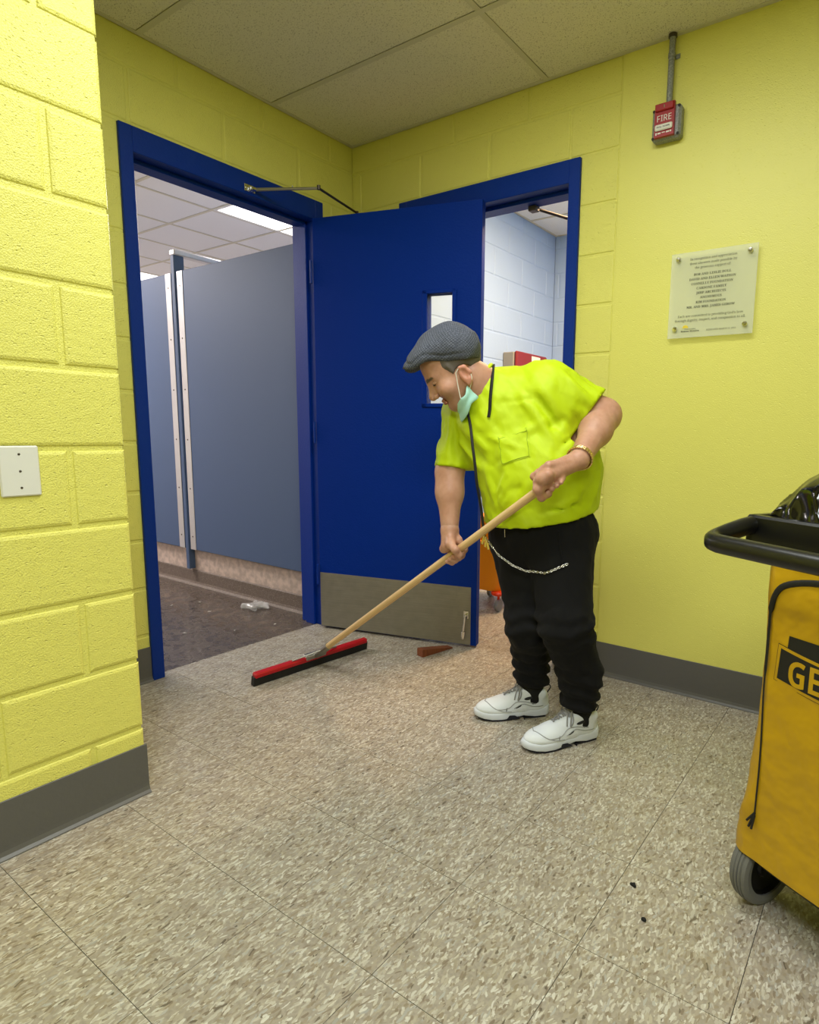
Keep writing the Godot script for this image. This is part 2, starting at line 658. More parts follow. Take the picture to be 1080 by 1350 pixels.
func make_materials() -> void:
	var bh := tex(block_height())
	var m := mat("yellow_paint", Color(0.865, 0.850, 0.43), 0.5)
	world_map(m, 0.62); relief(m, bh, 0.30)
	m = mat("yellow_plaster", Color(0.865, 0.850, 0.43), 0.45)
	world_map(m, 0.75); relief(m, bh, 0.12)
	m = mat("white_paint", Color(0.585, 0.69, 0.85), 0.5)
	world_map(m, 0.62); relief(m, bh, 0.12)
	m = mat("grey_paint", Color(0.86, 0.84, 0.82), 0.6)
	m = mat("door_blue", Color(0.0, 0.165, 0.53), 0.5)
	m.metallic_specular = 0.24
	var peel := tex(noise_image(512, 0.05, 3, 41))
	own_map(m, 0.35); relief(m, peel, 0.05)
	m = mat("frame_blue", Color(0.0, 0.175, 0.53), 0.45)
	m.metallic_specular = 0.35
	world_map(m, 0.35); relief(m, peel, 0.05)
	m = mat("vinyl_base", Color(0.355, 0.35, 0.345), 0.42)
	world_map(m, 0.5); relief(m, peel, 0.03)
	m = mat("vct", Color.WHITE, 1.0)
	m.albedo_texture = tex(vct_image())
	m.roughness_texture = tex(range_image(noise_image(512, 0.012, 4, 51), 0.30, 0.50))
	m.metallic_specular = 0.5
	m = mat("subfloor", Color(0.16, 0.14, 0.12), 0.9)
	m = mat("hall_floor_far", Color(0.62, 0.585, 0.52), 0.5)
	var ci := ceiling_images()
	m = mat("ceiling_board", Color(1, 1, 1), 0.95)
	m.albedo_texture = tex(ci[0])
	world_map(m, 0.61); relief(m, tex(ci[1]), 0.10)
	m = mat("ceiling_board_white", Color(1, 1, 1), 0.95)
	m.albedo_texture = tex(range_image(noise_image(512, 0.2, 2, 24), 0.86, 0.95))
	world_map(m, 0.61)
	m = mat("ceiling_grid", Color(0.80, 0.78, 0.70), 0.6)
	m = mat("wet_terrazzo", Color(0.78, 0.76, 0.75), 1.0)
	m.albedo_texture = tex(terrazzo_image())
	m.roughness_texture = tex(range_image(noise_image(512, 0.010, 3, 61), 0.12, 0.48))
	world_map(m, 0.42)
	m = mat("cove_grey", Color(0.40, 0.37, 0.35), 0.6)
	m.albedo_texture = M.wet_terrazzo.albedo_texture
	world_map(m, 0.42)
	m.albedo_color = Color(0.95, 0.92, 0.9)
	m = mat("curb_tile", Color(0.80, 0.72, 0.67), 0.45)
	m.albedo_texture = tex(range_image(noise_image(256, 0.03, 4, 71), 0.85, 1.0))
	world_map(m, 0.5)
	m = mat("partition_blue", Color(0.295, 0.375, 0.52), 0.6)
	m.albedo_texture = tex(range_image(noise_image(512, 0.25, 2, 72), 0.88, 1.0))
	world_map(m, 0.4)
	m = mat("aluminium", Color(0.80, 0.79, 0.79), 0.42, 0.55)
	m = mat("steel", Color(0.62, 0.61, 0.58), 0.36, 0.85)
	m = mat("dark_steel", Color(0.36, 0.33, 0.29), 0.42, 0.8)
	m = mat("chrome", Color(0.86, 0.86, 0.86), 0.14, 1.0)
	m = mat("galvanised", Color(0.60, 0.61, 0.61), 0.5, 0.15)
	m.albedo_texture = tex(range_image(noise_image(256, 0.06, 3, 73), 0.78, 1.0))
	own_map(m, 0.15)
	m = mat("kick_steel", Color(0.58, 0.56, 0.51), 1.0, 0.5)
	m.roughness_texture = tex(streak_image(0.42, 0.62, 74))
	m.albedo_texture = tex(streak_image(0.90, 1.0, 75))
	own_map(m, 0.4)
	m = mat("alarm_red", Color(0.60, 0.06, 0.10), 0.4)
	m = mat("alarm_white", Color(0.88, 0.87, 0.85), 0.5)
	m = mat("print_black", Color(0.07, 0.07, 0.06), 0.6)
	m = mat("print_sun", Color(0.88, 0.78, 0.20), 0.6)
	m = mat("acrylic", Color(0.93, 0.95, 0.90, 0.30), 0.12)
	m.transparency = BaseMaterial3D.TRANSPARENCY_ALPHA
	m = mat("glass", Color(0.96, 0.98, 0.98, 0.06), 0.05)
	m.transparency = BaseMaterial3D.TRANSPARENCY_ALPHA
	m = mat("switch_white", Color(0.86, 0.86, 0.84), 0.35)
	m = mat("squeegee_red", Color(0.70, 0.03, 0.09), 0.35)
	m = mat("rubber_black", Color(0.03, 0.03, 0.032), 0.55)
	m = mat("broom_wood", Color.WHITE, 0.5)
	m.albedo_texture = tex(wood_image(Color(0.88, 0.76, 0.57), Color(0.76, 0.61, 0.41), 81))
	m = mat("wedge_wood", Color.WHITE, 0.6)
	m.albedo_texture = tex(wood_image(Color(0.55, 0.30, 0.14), Color(0.34, 0.16, 0.07), 82))
	own_map(m, 0.12)
	m = mat("bag_yellow", Color(0.72, 0.565, 0.0), 0.42)
	own_map(m, 0.5); relief(m, tex(noise_image(512, 0.012, 3, 83)), 0.35)
	m = mat("bag_binding", Color(0.035, 0.034, 0.03), 0.6)
	m = mat("cart_black", Color(0.032, 0.034, 0.042), 0.32)
	m = mat("liner_black", Color(0.012, 0.012, 0.013), 0.16)
	m = mat("tyre_grey", Color(0.40, 0.40, 0.39), 0.6)
	m = mat("hub_black", Color(0.02, 0.02, 0.02), 0.5)
	m = mat("bucket_yellow", Color(0.98, 0.60, 0.02), 0.38)
	m = mat("bumper_orange", Color(0.92, 0.22, 0.03), 0.4)
	m = mat("cabinet_red", Color(0.46, 0.07, 0.09), 0.4)
	m = mat("cabinet_grey", Color(0.52, 0.52, 0.51), 0.5)
	m = mat("skin", Color.WHITE, 0.48)
	m.vertex_color_use_as_albedo = true
	m.subsurf_scatter_enabled = true
	m.subsurf_scatter_strength = 0.12
	m = mat("shirt", Color(0.725, 0.820, 0.0), 0.62)
	m.metallic_specular = 0.45
	m = mat("shirt_stitch", Color(0.56, 0.66, 0.0), 0.7)
	m = mat("trouser", Color(0.085, 0.085, 0.092), 0.9)
	m.metallic_specular = 0.25
	m.rim_enabled = true
	m.rim = 0.12
	m = mat("sock", Color(0.012, 0.012, 0.013), 0.9)
	m = mat("cap_wool", Color(1, 1, 1), 0.92)
	m.albedo_texture = tex(weave_image(Color(0.11, 0.12, 0.16), Color(0.42, 0.44, 0.50), 91))
	own_map(m, 0.30)
	m = mat("hair", Color(0.37, 0.34, 0.32), 0.8)
	m = mat("eye_white", Color(0.78, 0.74, 0.70), 0.3)
	m = mat("eye_dark", Color(0.06, 0.04, 0.03), 0.3)
	m = mat("mask_mint", Color(0.68, 0.88, 0.85), 0.8)
	m = mat("mask_loop", Color(0.90, 0.89, 0.86), 0.8)
	m = mat("lanyard_black", Color(0.02, 0.02, 0.022), 0.7)
	m = mat("gold", Color(0.90, 0.80, 0.56), 0.25, 0.9)
	m = mat("shoe_white", Color(0.84, 0.86, 0.89), 0.5)
	m = mat("shoe_grey", Color(0.60, 0.61, 0.62), 0.6)
	m = mat("shoe_dark", Color(0.06, 0.08, 0.10), 0.6)
	m = mat("shoe_sole", Color(0.80, 0.82, 0.86), 0.55)
	m = mat("outsole_navy", Color(0.05, 0.055, 0.12), 0.6)
	m = mat("lace", Color(0.52, 0.52, 0.52), 0.8)
	m = mat("debris", Color(0.03, 0.03, 0.035), 0.8)
	m = mat("clear_plastic", Color(0.9, 0.9, 0.9, 0.35), 0.1)
	m.transparency = BaseMaterial3D.TRANSPARENCY_ALPHA
	m = mat("tube_light", Color(0.95, 0.95, 0.95), 0.5)
	m.emission_enabled = true
	m.emission = Color(1.0, 0.98, 0.96)
	m.emission_energy_multiplier = 2.2
	m = mat("lamp_housing", Color(0.85, 0.85, 0.84), 0.5)

# ------------------------------------------------------------------ masonry
# Blocks on the plane through o with axes u (along), y (up) and normal nn; each block is a piece proud of the mortar plane.
func block_mesh(w: float, h: float, proud: float, bev: float) -> ArrayMesh:
	var key := "blk %.3f %.3f %.4f" % [w, h, proud]
	if cache.has(key):
		return cache[key]
	var b := MB.new()
	var hw := w * 0.5
	var hh := h * 0.5
	var ring := []
	for s in [[0.0, -0.003], [0.0, proud - bev * 0.7], [bev * 0.35, proud - bev * 0.22], [bev, proud]]:
		var i: float = s[0]
		var z: float = s[1]
		ring.append([Vector3(-hw + i, -hh + i, z), Vector3(hw - i, -hh + i, z), Vector3(hw - i, hh - i, z), Vector3(-hw + i, hh - i, z)])
	for r in 3:
		for k in 4:
			var a: Vector3 = ring[r][k]
			var d: Vector3 = ring[r][(k + 1) % 4]
			var e: Vector3 = ring[r + 1][(k + 1) % 4]
			var f: Vector3 = ring[r + 1][k]
			var nn := (d - a).cross(f - a).normalized()
			b.quad(a, d, e, f, nn)
	b.quad(ring[3][0], ring[3][1], ring[3][2], ring[3][3], Vector3(0, 0, 1))
	cache[key] = b.mesh()
	return cache[key]

func lay_blocks(parent: Node3D, m: Material, o: Vector3, u: Vector3, nn: Vector3, len: float, top: float, first_joint: Array, holes: Array, proud: float, bev: float, course := COURSE, y_first := 0.0, joint := 0.010) -> void:
	var basis := Basis(u, Vector3.UP, nn)
	var row := 0
	var y0 := y_first
	while y0 < top - 0.02:
		var y1 := minf(y0 + course, top)
		var spans := [[0.0, len]]
		for hole in holes:
			if y0 < hole.end.y - 0.03 and y1 > hole.position.y + 0.03:
				var nxt := []
				for s in spans:
					if s[0] < hole.position.x:
						nxt.append([s[0], minf(s[1], hole.position.x)])
					if s[1] > hole.end.x:
						nxt.append([maxf(s[0], hole.end.x), s[1]])
				spans = nxt
		for s in spans:
			var cuts := [s[0]]
			var j: float = first_joint[row % first_joint.size()]
			while j < s[1] - 0.02:
				if j > s[0] + 0.02:
					cuts.append(j)
				j += COURSE * 2.0
			cuts.append(s[1])
			for k in cuts.size() - 1:
				var ua: float = cuts[k] + (joint * 0.5 if k > 0 else 0.0)
				var ub: float = cuts[k + 1] - (joint * 0.5 if k < cuts.size() - 2 else 0.0)
				var ya := y0 + (joint * 0.5 if row > 0 else 0.0)
				var yb := y1 - (joint * 0.5 if y1 < top else 0.0)
				if ub - ua < 0.015 or yb - ya < 0.015:
					continue
				var mi := part("block", block_mesh(snappedf(ub - ua, 0.001), snappedf(yb - ya, 0.001), proud, bev), m, parent)
				mi.transform = Transform3D(basis, o + u * (ua + ub) * 0.5 + Vector3.UP * (ya + yb) * 0.5 - nn * proud)
		y0 = y1
		row += 1

func base_profile() -> PackedVector2Array:
	return PackedVector2Array([Vector2(0, 0), Vector2(0.016, 0), Vector2(0.015, 0.003), Vector2(0.008, 0.009), Vector2(0.0045, 0.020), Vector2(0.004, 0.030), Vector2(0.004, 0.149), Vector2(0.003, 0.150), Vector2(0, 0.150)])

# profile x runs out of the wall (nn), extruded along u for len
func baseboard(called: String, o: Vector3, u: Vector3, nn: Vector3, len: float) -> MeshInstance3D:
	var b := MB.new()
	b.prism(base_profile(), len, Transform3D(Basis(nn, Vector3.UP, u), o))
	return setting(called, b.mesh(), M.vinyl_base)

func build_hall() -> void:
	var X := Vector3.RIGHT
	var Z := Vector3.BACK
	# wall with the shower-room door, plane x = 0
	var b := MB.new()
	b.box(Vector3(-0.165, 0, -0.2), Vector3(-0.0035, REST_H + 0.1, 0.245))
	b.box(Vector3(-0.165, 0, 1.197), Vector3(-0.0035, REST_H + 0.1, 1.70))
	b.box(Vector3(-0.165, 2.19, 0.245), Vector3(-0.0035, REST_H + 0.1, 1.197))
	var w := setting("wall_left", b.mesh(), M.yellow_paint)
	lay_blocks(w, M.yellow_paint, Vector3.ZERO, Z, X, 1.665, HALL_H, [0.16, 0.363], [Rect2(0.222, -1, 0.998, 3.212)], 0.0035, 0.006, 0.2022)
	# wall with the storeroom door: blocks up to the control joint at x = 1.504, then plaster
	b = MB.new()
	b.box(Vector3(-0.0035, 0, -0.2), Vector3(0.362, ROOM_H + 0.1, -0.0035))
	b.box(Vector3(1.316, 0, -0.2), Vector3(1.508, ROOM_H + 0.1, -0.0035))
	b.box(Vector3(0.362, 2.19, -0.2), Vector3(1.316, ROOM_H + 0.1, -0.0035))
	w = setting("wall_right", b.mesh(), M.yellow_paint)
	lay_blocks(w, M.yellow_paint, Vector3.ZERO, X, Z, 1.502, HALL_H, [0.27, 0.067], [Rect2(0.339, -1, 1.001, 3.212)], 0.0035, 0.005, 0.2017)
	b = MB.new()
	b.box(Vector3(1.507, 0, -0.2), Vector3(4.7, ROOM_H, 0.0), 0.002)
	part("plaster_panel", b.mesh(), M.yellow_plaster, w)
	# near wall, plane x = 0.797, ends in a corner at z = 1.658
	b = MB.new()
	b.box(Vector3(-0.0035, 0, 1.663), Vector3(0.7915, ROOM_H, 6.2))
	w = setting("wall_near", b.mesh(), M.yellow_paint)
	lay_near(w)
	# the rest of the hall, behind and beside the camera
	setting("wall_rear", slab(Vector3(0.79, 0, 6.2), Vector3(4.9, ROOM_H, 6.4)), M.yellow_plaster)
	setting("wall_far_side", slab(Vector3(4.7, 0, -0.2), Vector3(4.9, ROOM_H, 6.2)), M.yellow_plaster)
	baseboard("baseboard_left", Vector3(0, 0, 1.221), Z, X, 0.44)
	baseboard("baseboard_corner", Vector3(0, 0, 0.0), Z, X, 0.22)
	baseboard("baseboard_right", Vector3(1.341, 0, 0), X, Z, 3.36)
	baseboard("baseboard_near", Vector3(0.797, 0, 1.655), Z, X, 4.5)

func lay_near(w: Node3D) -> void:
	# joints of every other course lie 0.137 m from the corner, the others 0.340 m
	lay_blocks(w, M.yellow_paint, Vector3(0.797, 0, 1.658), Vector3.BACK, Vector3.RIGHT, 1.75, HALL_H, [0.137, 0.340], [], 0.0055, 0.0105)

func build_floor() -> void:
	var w := setting("floor", slab(Vector3(-0.05, -0.12, -0.2), Vector3(4.7, -0.0032, 6.2)), M.subfloor)
	var gap := 0.00055
	var kinds: Array[ArrayMesh] = []
	for q in 8:
		var b := MB.new()
		var h := T * 0.5 - gap
		var e := 0.0002
		var ox := (q % 2) * 0.5
		var oy := (q / 2 % 2) * 0.5
		var r := Rect2(ox, oy, 0.5, 0.5)
		if q >= 4:
			r = Rect2(ox + 0.5, oy + 0.5, -0.5, -0.5)
		b.quad(Vector3(-h + e, 0, -h + e), Vector3(h - e, 0, -h + e), Vector3(h - e, 0, h - e), Vector3(-h + e, 0, h - e), Vector3.UP, r)
		for k in 4:
			var c0: Vector3 = [Vector3(-1, 0, -1), Vector3(1, 0, -1), Vector3(1, 0, 1), Vector3(-1, 0, 1)][k]
			var c1: Vector3 = [Vector3(1, 0, -1), Vector3(1, 0, 1), Vector3(-1, 0, 1), Vector3(-1, 0, -1)][k]
			var nn := ((c0 + c1) * 0.5).normalized()
			b.quad(c0 * (h - e), c1 * (h - e), c1 * h + Vector3(0, -0.003, 0), c0 * h + Vector3(0, -0.003, 0), nn, Rect2(r.position, Vector2(r.size.x, 0.004)))
		kinds.append(b.mesh())
	var rng := RandomNumberGenerator.new()
	rng.seed = 4
	var x0 := 1.4747 - 5 * T
	var z0 := 2.0345 - 8 * T
	for i in 16:
		for j in 21:
			var cx := x0 + (i + 0.5) * T
			var cz := z0 + (j + 0.5) * T
			var k := rng.randi_range(0, 7)
			if cx > 4.7 or cz > 3.4 or (cx < 0.62 and cz > 1.75) or cx > 3.4 and cz > 1.0:
				continue
			var mi := part("floor_tile", kinds[k], M.vct, w)
			mi.position = Vector3(cx, 0, cz)
	# behind the camera the tiles run on as one sheet
	var b2 := MB.new()
	b2.box(Vector3(0.79, -0.003, z0 + 12 * T), Vector3(4.7, -0.0002, 6.2))
	part("floor_sheet", b2.mesh(), M.hall_floor_far, w)

func ceiling_grid(called: String, y: float, xs: Array, zs: Array, m: Material, skip: Array, lo: Vector2, hi: Vector2) -> void:
	# tee bars with lay-in boards, each board a piece
	var b := MB.new()
	b.box(Vector3(lo.x, y + 0.06, lo.y), Vector3(hi.x, y + 0.16, hi.y))
	var w := setting(called, b.mesh(), M.ceiling_grid)
	var tee := MB.new()
	for x in xs:
		if x > lo.x + 0.02 and x < hi.x - 0.02:
			tee.box(Vector3(x - 0.012, y - 0.001, lo.y), Vector3(x + 0.012, y + 0.001, hi.y))
			tee.box(Vector3(x - 0.002, y, lo.y), Vector3(x + 0.002, y + 0.03, hi.y))
	for z in zs:
		if z > lo.y + 0.02 and z < hi.y - 0.02:
			tee.box(Vector3(lo.x, y - 0.0012, z - 0.012), Vector3(hi.x, y + 0.0008, z + 0.012))
	tee.box(Vector3(lo.x, y - 0.001, lo.y), Vector3(lo.x + 0.020, y + 0.02, hi.y))
	tee.box(Vector3(hi.x - 0.020, y - 0.001, lo.y), Vector3(hi.x, y + 0.02, hi.y))
	tee.box(Vector3(lo.x, y - 0.0014, lo.y), Vector3(hi.x, y + 0.02, lo.y + 0.020))
	tee.box(Vector3(lo.x, y - 0.0014, hi.y - 0.020), Vector3(hi.x, y + 0.02, hi.y))
	part("ceiling_tee_grid", tee.mesh(), M.ceiling_grid, w)
	for i in xs.size() - 1:
		for j in zs.size() - 1:
			var x0 := maxf(xs[i], lo.x) + 0.010
			var x1 := minf(xs[i + 1], hi.x) - 0.010
			var z0 := maxf(zs[j], lo.y) + 0.010
			var z1 := minf(zs[j + 1], hi.y) - 0.010
			if x1 - x0 < 0.03 or z1 - z0 < 0.03:
				continue
			var cc := Vector2((x0 + x1) * 0.5, (z0 + z1) * 0.5)
			var lamp := false
			for r in skip:
				if r.has_point(cc):
					lamp = true
			if lamp:
				continue
			var pb := MB.new()
			pb.box(Vector3(x0, y + 0.002, z0), Vector3(x1, y + 0.018, z1), 0.003)
			part("ceiling_panel", pb.mesh(), m, w)

func troffer(r: Rect2, y: float, energy: float, col: Color, label: String, group := "") -> void:
	var t := thing("ceiling_light", label, "ceiling light", Vector3(r.get_center().x, y, r.get_center().y), group)
	var hx := r.size.x * 0.5 - 0.014
	var hz := r.size.y * 0.5 - 0.014
	var b := MB.new()
	b.box(Vector3(-hx, 0.012, -hz), Vector3(hx, 0.055, hz))
	for s in [-1.0, 1.0]:
		b.box(Vector3(-hx, -0.002, s * hz - 0.014), Vector3(hx, 0.014, s * hz + 0.014), 0.002)
		b.box(Vector3(s * hx - 0.014, -0.002, -hz), Vector3(s * hx + 0.014, 0.014, hz), 0.002)
	part("lamp_housing", b.mesh(), M.lamp_housing, t)
	b = MB.new()
	b.box(Vector3(-hx + 0.014, 0.002, -hz + 0.014), Vector3(hx - 0.014, 0.010, hz - 0.014))
	part("light_diffuser", b.mesh(), M.tube_light, t)
	var l := AreaLight3D.new()
	l.name = "tube_glow"
	t.add_child(l)
	l.area_size = Vector2(hx * 2 - 0.04, hz * 2 - 0.04)
	l.rotation.x = -PI / 2
	l.position.y = -0.004
	l.light_color = col
	l.light_energy = energy
	l.area_range = 14.0
	l.area_attenuation = 2.0
	l.shadow_enabled = true

func steps(first: float, by: float, count: int) -> Array:
	var a := []
	for i in count:
		a.append(first + by * i)
	return a

func build_ceilings() -> void:
	var hx := steps(-0.05, 1.2192, 5)
	var hz := steps(-0.093, 0.6096, 12)
	var near_lamp := Rect2(hx[1], hz[2], 1.2192, 0.6096)
	var rear_fill_lamp := Rect2(hx[2], hz[5], 1.2192, 0.6096)  # unseen lamp behind the camera, added to brighten the hall walls and ceiling
	var side_lamp := Rect2(hx[2], hz[5], 1.2192, 0.6096)
	ceiling_grid("ceiling", HALL_H, hx, hz, M.ceiling_board, [near_lamp, rear_fill_lamp], Vector2(0, 0), Vector2(4.7, 6.2))
	troffer(near_lamp, HALL_H, HALL_LAMP, LAMP_HALL, "recessed fluorescent ceiling light of the hall near the door corner")
	troffer(rear_fill_lamp, HALL_H, REAR_FILL_LAMP, LAMP_HALL, "added fill light, unseen, in the hall ceiling behind the camera")
	# shower room
	var rx := steps(-6.33 - 0.6096, 0.6096, 12)
	var rz := steps(-3.56 - 0.0, 0.6096, 11)
	var la := Rect2(rx[8], rz[3], 0.6096, 1.2192)
	var lb := Rect2(rx[3], rz[2], 0.6096, 1.2192)
	var lc := Rect2(rx[6], rz[7], 0.6096, 1.2192)
	ceiling_grid("ceiling_shower_room", REST_H, rx, rz, M.ceiling_board_white, [la, lb, lc], Vector2(-6.3, -3.5), Vector2(-0.165, 2.4))
	troffer(la, REST_H, REST_LAMP, LAMP_SHOWER, "bright fluorescent ceiling light above the shower partitions, next to the door")
	troffer(lb, REST_H, REST_LAMP, LAMP_SHOWER, "bright fluorescent ceiling light showing over the far shower partition")
	troffer(lc, REST_H, REST_LAMP, LAMP_SHOWER, "fluorescent ceiling light of the shower room in front of the partitions")
	# storeroom
	var sx := steps(-0.07 - 0.35, 1.2192, 4)
	var sz := steps(-2.48 - 0.15, 0.6096, 6)
	var sl := Rect2(sx[1], sz[2], 1.2192, 0.6096)
	ceiling_grid("ceiling_storeroom", ROOM_H, sx, sz, M.ceiling_board_white, [sl], Vector2(-0.07, -2.48), Vector2(2.7, -0.2))
	troffer(sl, ROOM_H, ROOM_LAMP, LAMP_STORE, "fluorescent ceiling light of the storeroom behind the blue door")

func build_side_rooms() -> void:
	# shower room
	setting("floor_shower_room", slab(Vector3(-6.3, -0.12, -3.5), Vector3(-0.05, 0.0, 2.4)), M.wet_terrazzo)
	setting("wall_shower_far", slab(Vector3(-6.5, 0, -3.7), Vector3(-6.3, REST_H + 0.1, 2.6)), M.grey_paint)
	setting("wall_shower_back", slab(Vector3(-6.3, 0, -3.7), Vector3(-0.2, REST_H + 0.1, -3.5)), M.grey_paint)
	setting("wall_shower_front", slab(Vector3(-6.3, 0, 2.4), Vector3(-0.2, REST_H + 0.1, 2.6)), M.grey_paint)
	setting("wall_shower_side", slab(Vector3(-0.165, 0, 1.70), Vector3(-0.0035, REST_H + 0.1, 2.6)), M.grey_paint)
	# kerb wall under the shower partitions, with its grey cove
	var kz := 0.175
	var b := MB.new()
	b.box(Vector3(-6.3, 0, kz - 0.14), Vector3(-0.165, 0.30, kz), 0.006)
	setting("wall_shower_kerb", b.mesh(), M.curb_tile)
	b = MB.new()
	b.prism(PackedVector2Array([Vector2(0, 0), Vector2(0.030, 0), Vector2(0.014, 0.010), Vector2(0.010, 0.024), Vector2(0.010, 0.100), Vector2(0.006, 0.105), Vector2(0, 0.105)]), 6.1, Transform3D(Basis(Vector3.BACK, Vector3.UP, Vector3.RIGHT), Vector3(-6.3, 0, kz)))
	setting("baseboard_shower", b.mesh(), M.cove_grey)
	# partitions
	var pz := 0.197
	partition("shower_partition", -1.370, -0.170, pz, "blue-grey shower partition panel beside the blue door frame", true, true)
	partition("shower_partition", -4.6, -1.443, pz, "long blue-grey shower partition panel beyond the aluminium post strips", true, false)
	var t := thing("shower_pilaster", "narrow blue-grey post between two shower partitions carrying a head rail", "post", Vector3(-1.4065, 0.115, pz))
	b = MB.new()
	b.box(Vector3(-0.019, 0, -0.05), Vector3(0.019, 2.05, 0.020), 0.003)
	part("post_body", b.mesh(), M.partition_blue, t)
	b = MB.new()
	b.box(Vector3(-0.03, 2.05, -1.7), Vector3(0.03, 2.085, 0.02), 0.006)
	part("head_rail", b.mesh(), M.aluminium, t)
	b = MB.new()
	b.box(Vector3(-0.018, 0.0, -1.7), Vector3(0.018, 2.05, -1.6), 0.003)
	part("rear_post", b.mesh(), M.partition_blue, t)
	# crumpled clear plastic and drops on the wet floor
	var f := Field.new()
	f.k = 0.02
	var rng := RandomNumberGenerator.new()
	rng.seed = 8
	for i in 9:
		f.cap(Vector3(rng.randf_range(-0.07, 0.07), 0.012, rng.randf_range(-0.05, 0.05)), Vector3(rng.randf_range(-0.07, 0.07), 0.025, rng.randf_range(-0.05, 0.05)), rng.randf_range(0.008, 0.018))
	var mb := MB.new()
	f.net(mb, 0.005, Transform3D(Basis.IDENTITY, Vector3(-0.56, 0.0, 0.30)))
	single("plastic_wrap", mb.mesh(), M.clear_plastic, "crumpled clear plastic wrap lying on the wet shower room floor", "plastic wrap")
	for q in [[-0.30, 0.62], [-0.47, 0.80], [-0.95, 0.42], [-1.02, 0.56], [-0.72, 0.50], [-1.25, 0.60], [-0.22, 0.42]]:
		var sc := MB.new()
		var w0 := rng.randf_range(0.006, 0.011)
		sc.tube(PackedVector3Array([Vector3(-w0, 0.002, 0), Vector3(0, 0.004, w0 * 0.4), Vector3(w0, 0.002, -w0 * 0.3)]), PackedFloat32Array([0.002, 0.004, 0.002]), 6, true, 0.5)
		var so := single("paper_scrap", sc.mesh(), M.alarm_white, "tiny white paper scrap on the wet shower room floor", "scrap", "paper scraps on the shower room floor")
		so.position = Vector3(q[0], 0, q[1])
		so.rotation.y = rng.randf_range(0, 3)
	# storeroom
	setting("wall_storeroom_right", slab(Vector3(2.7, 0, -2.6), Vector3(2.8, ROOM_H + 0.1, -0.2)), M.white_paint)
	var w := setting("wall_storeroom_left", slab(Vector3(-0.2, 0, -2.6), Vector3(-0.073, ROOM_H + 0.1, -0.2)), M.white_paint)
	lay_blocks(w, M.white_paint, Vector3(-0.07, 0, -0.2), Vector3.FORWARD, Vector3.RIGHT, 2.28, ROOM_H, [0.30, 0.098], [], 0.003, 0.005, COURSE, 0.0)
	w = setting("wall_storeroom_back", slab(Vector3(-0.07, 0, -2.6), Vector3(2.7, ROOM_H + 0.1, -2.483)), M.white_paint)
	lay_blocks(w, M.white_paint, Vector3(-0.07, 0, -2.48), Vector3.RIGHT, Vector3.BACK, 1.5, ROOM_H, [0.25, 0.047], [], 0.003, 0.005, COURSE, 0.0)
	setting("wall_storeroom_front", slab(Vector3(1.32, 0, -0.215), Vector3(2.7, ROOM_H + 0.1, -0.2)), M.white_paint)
	w = setting("floor_storeroom", slab(Vector3(-0.07, -0.12, -2.48), Vector3(2.7, -0.0032, -0.2)), M.subfloor)
	var b3 := MB.new()
	b3.quad(Vector3(-T * 0.5 + 0.0006, 0, -T * 0.5 + 0.0006), Vector3(T * 0.5 - 0.0006, 0, -T * 0.5 + 0.0006), Vector3(T * 0.5 - 0.0006, 0, T * 0.5 - 0.0006), Vector3(-T * 0.5 + 0.0006, 0, T * 0.5 - 0.0006), Vector3.UP, Rect2(0, 0.5, 0.5, 0.5))
	var tm := b3.mesh()
	for i in 10:
		for j in 8:
			var c := Vector3(1.4747 - 5 * T + (i + 0.5) * T, 0, 2.0345 - 8 * T - (j + 0.5) * T)
			if c.z > -0.48 and c.z < -0.0: pass
			var mi := part("floor_tile", tm, M.vct, w)
			mi.position = c

func partition(called: String, x0: float, x1: float, z: float, label: String, left_strip: bool, right_strip: bool) -> void:
	var t := thing(called, label, "partition", Vector3(x0, 0.255, z))
	var wd := x1 - x0
	var ht := 1.805
	var b := MB.new()
	b.box(Vector3(0, 0, -0.012), Vector3(wd, ht, 0.012), 0.003)
	part("panel", b.mesh(), M.partition_blue, t)
	var strips := []
	if called == "shower_partition" and left_strip and right_strip:
		strips = [[0.0, 0.062], [wd - 0.045, wd - 0.005]]
	else:
		strips = [[wd - 0.062, wd]]
	for s in strips:
		b = MB.new()
		b.box(Vector3(s[0], 0.0, 0.012), Vector3(s[1], ht, 0.0155), 0.001)
		var st := part("bracket_strip", b.mesh(), M.aluminium, t)
		for k in 6:
			var sb := MB.new()
			sb.lathe([Vector2(0, 0.003), Vector2(0.005, 0.002), Vector2(0.0055, 0.0)], 8, Transform3D(Basis(Vector3.RIGHT, PI / 2), Vector3((s[0] + s[1]) * 0.5, 0.09 + k * (ht - 0.18) / 5.0, 0.0155)))
			part("screw", sb.mesh(), M.dark_steel, st)

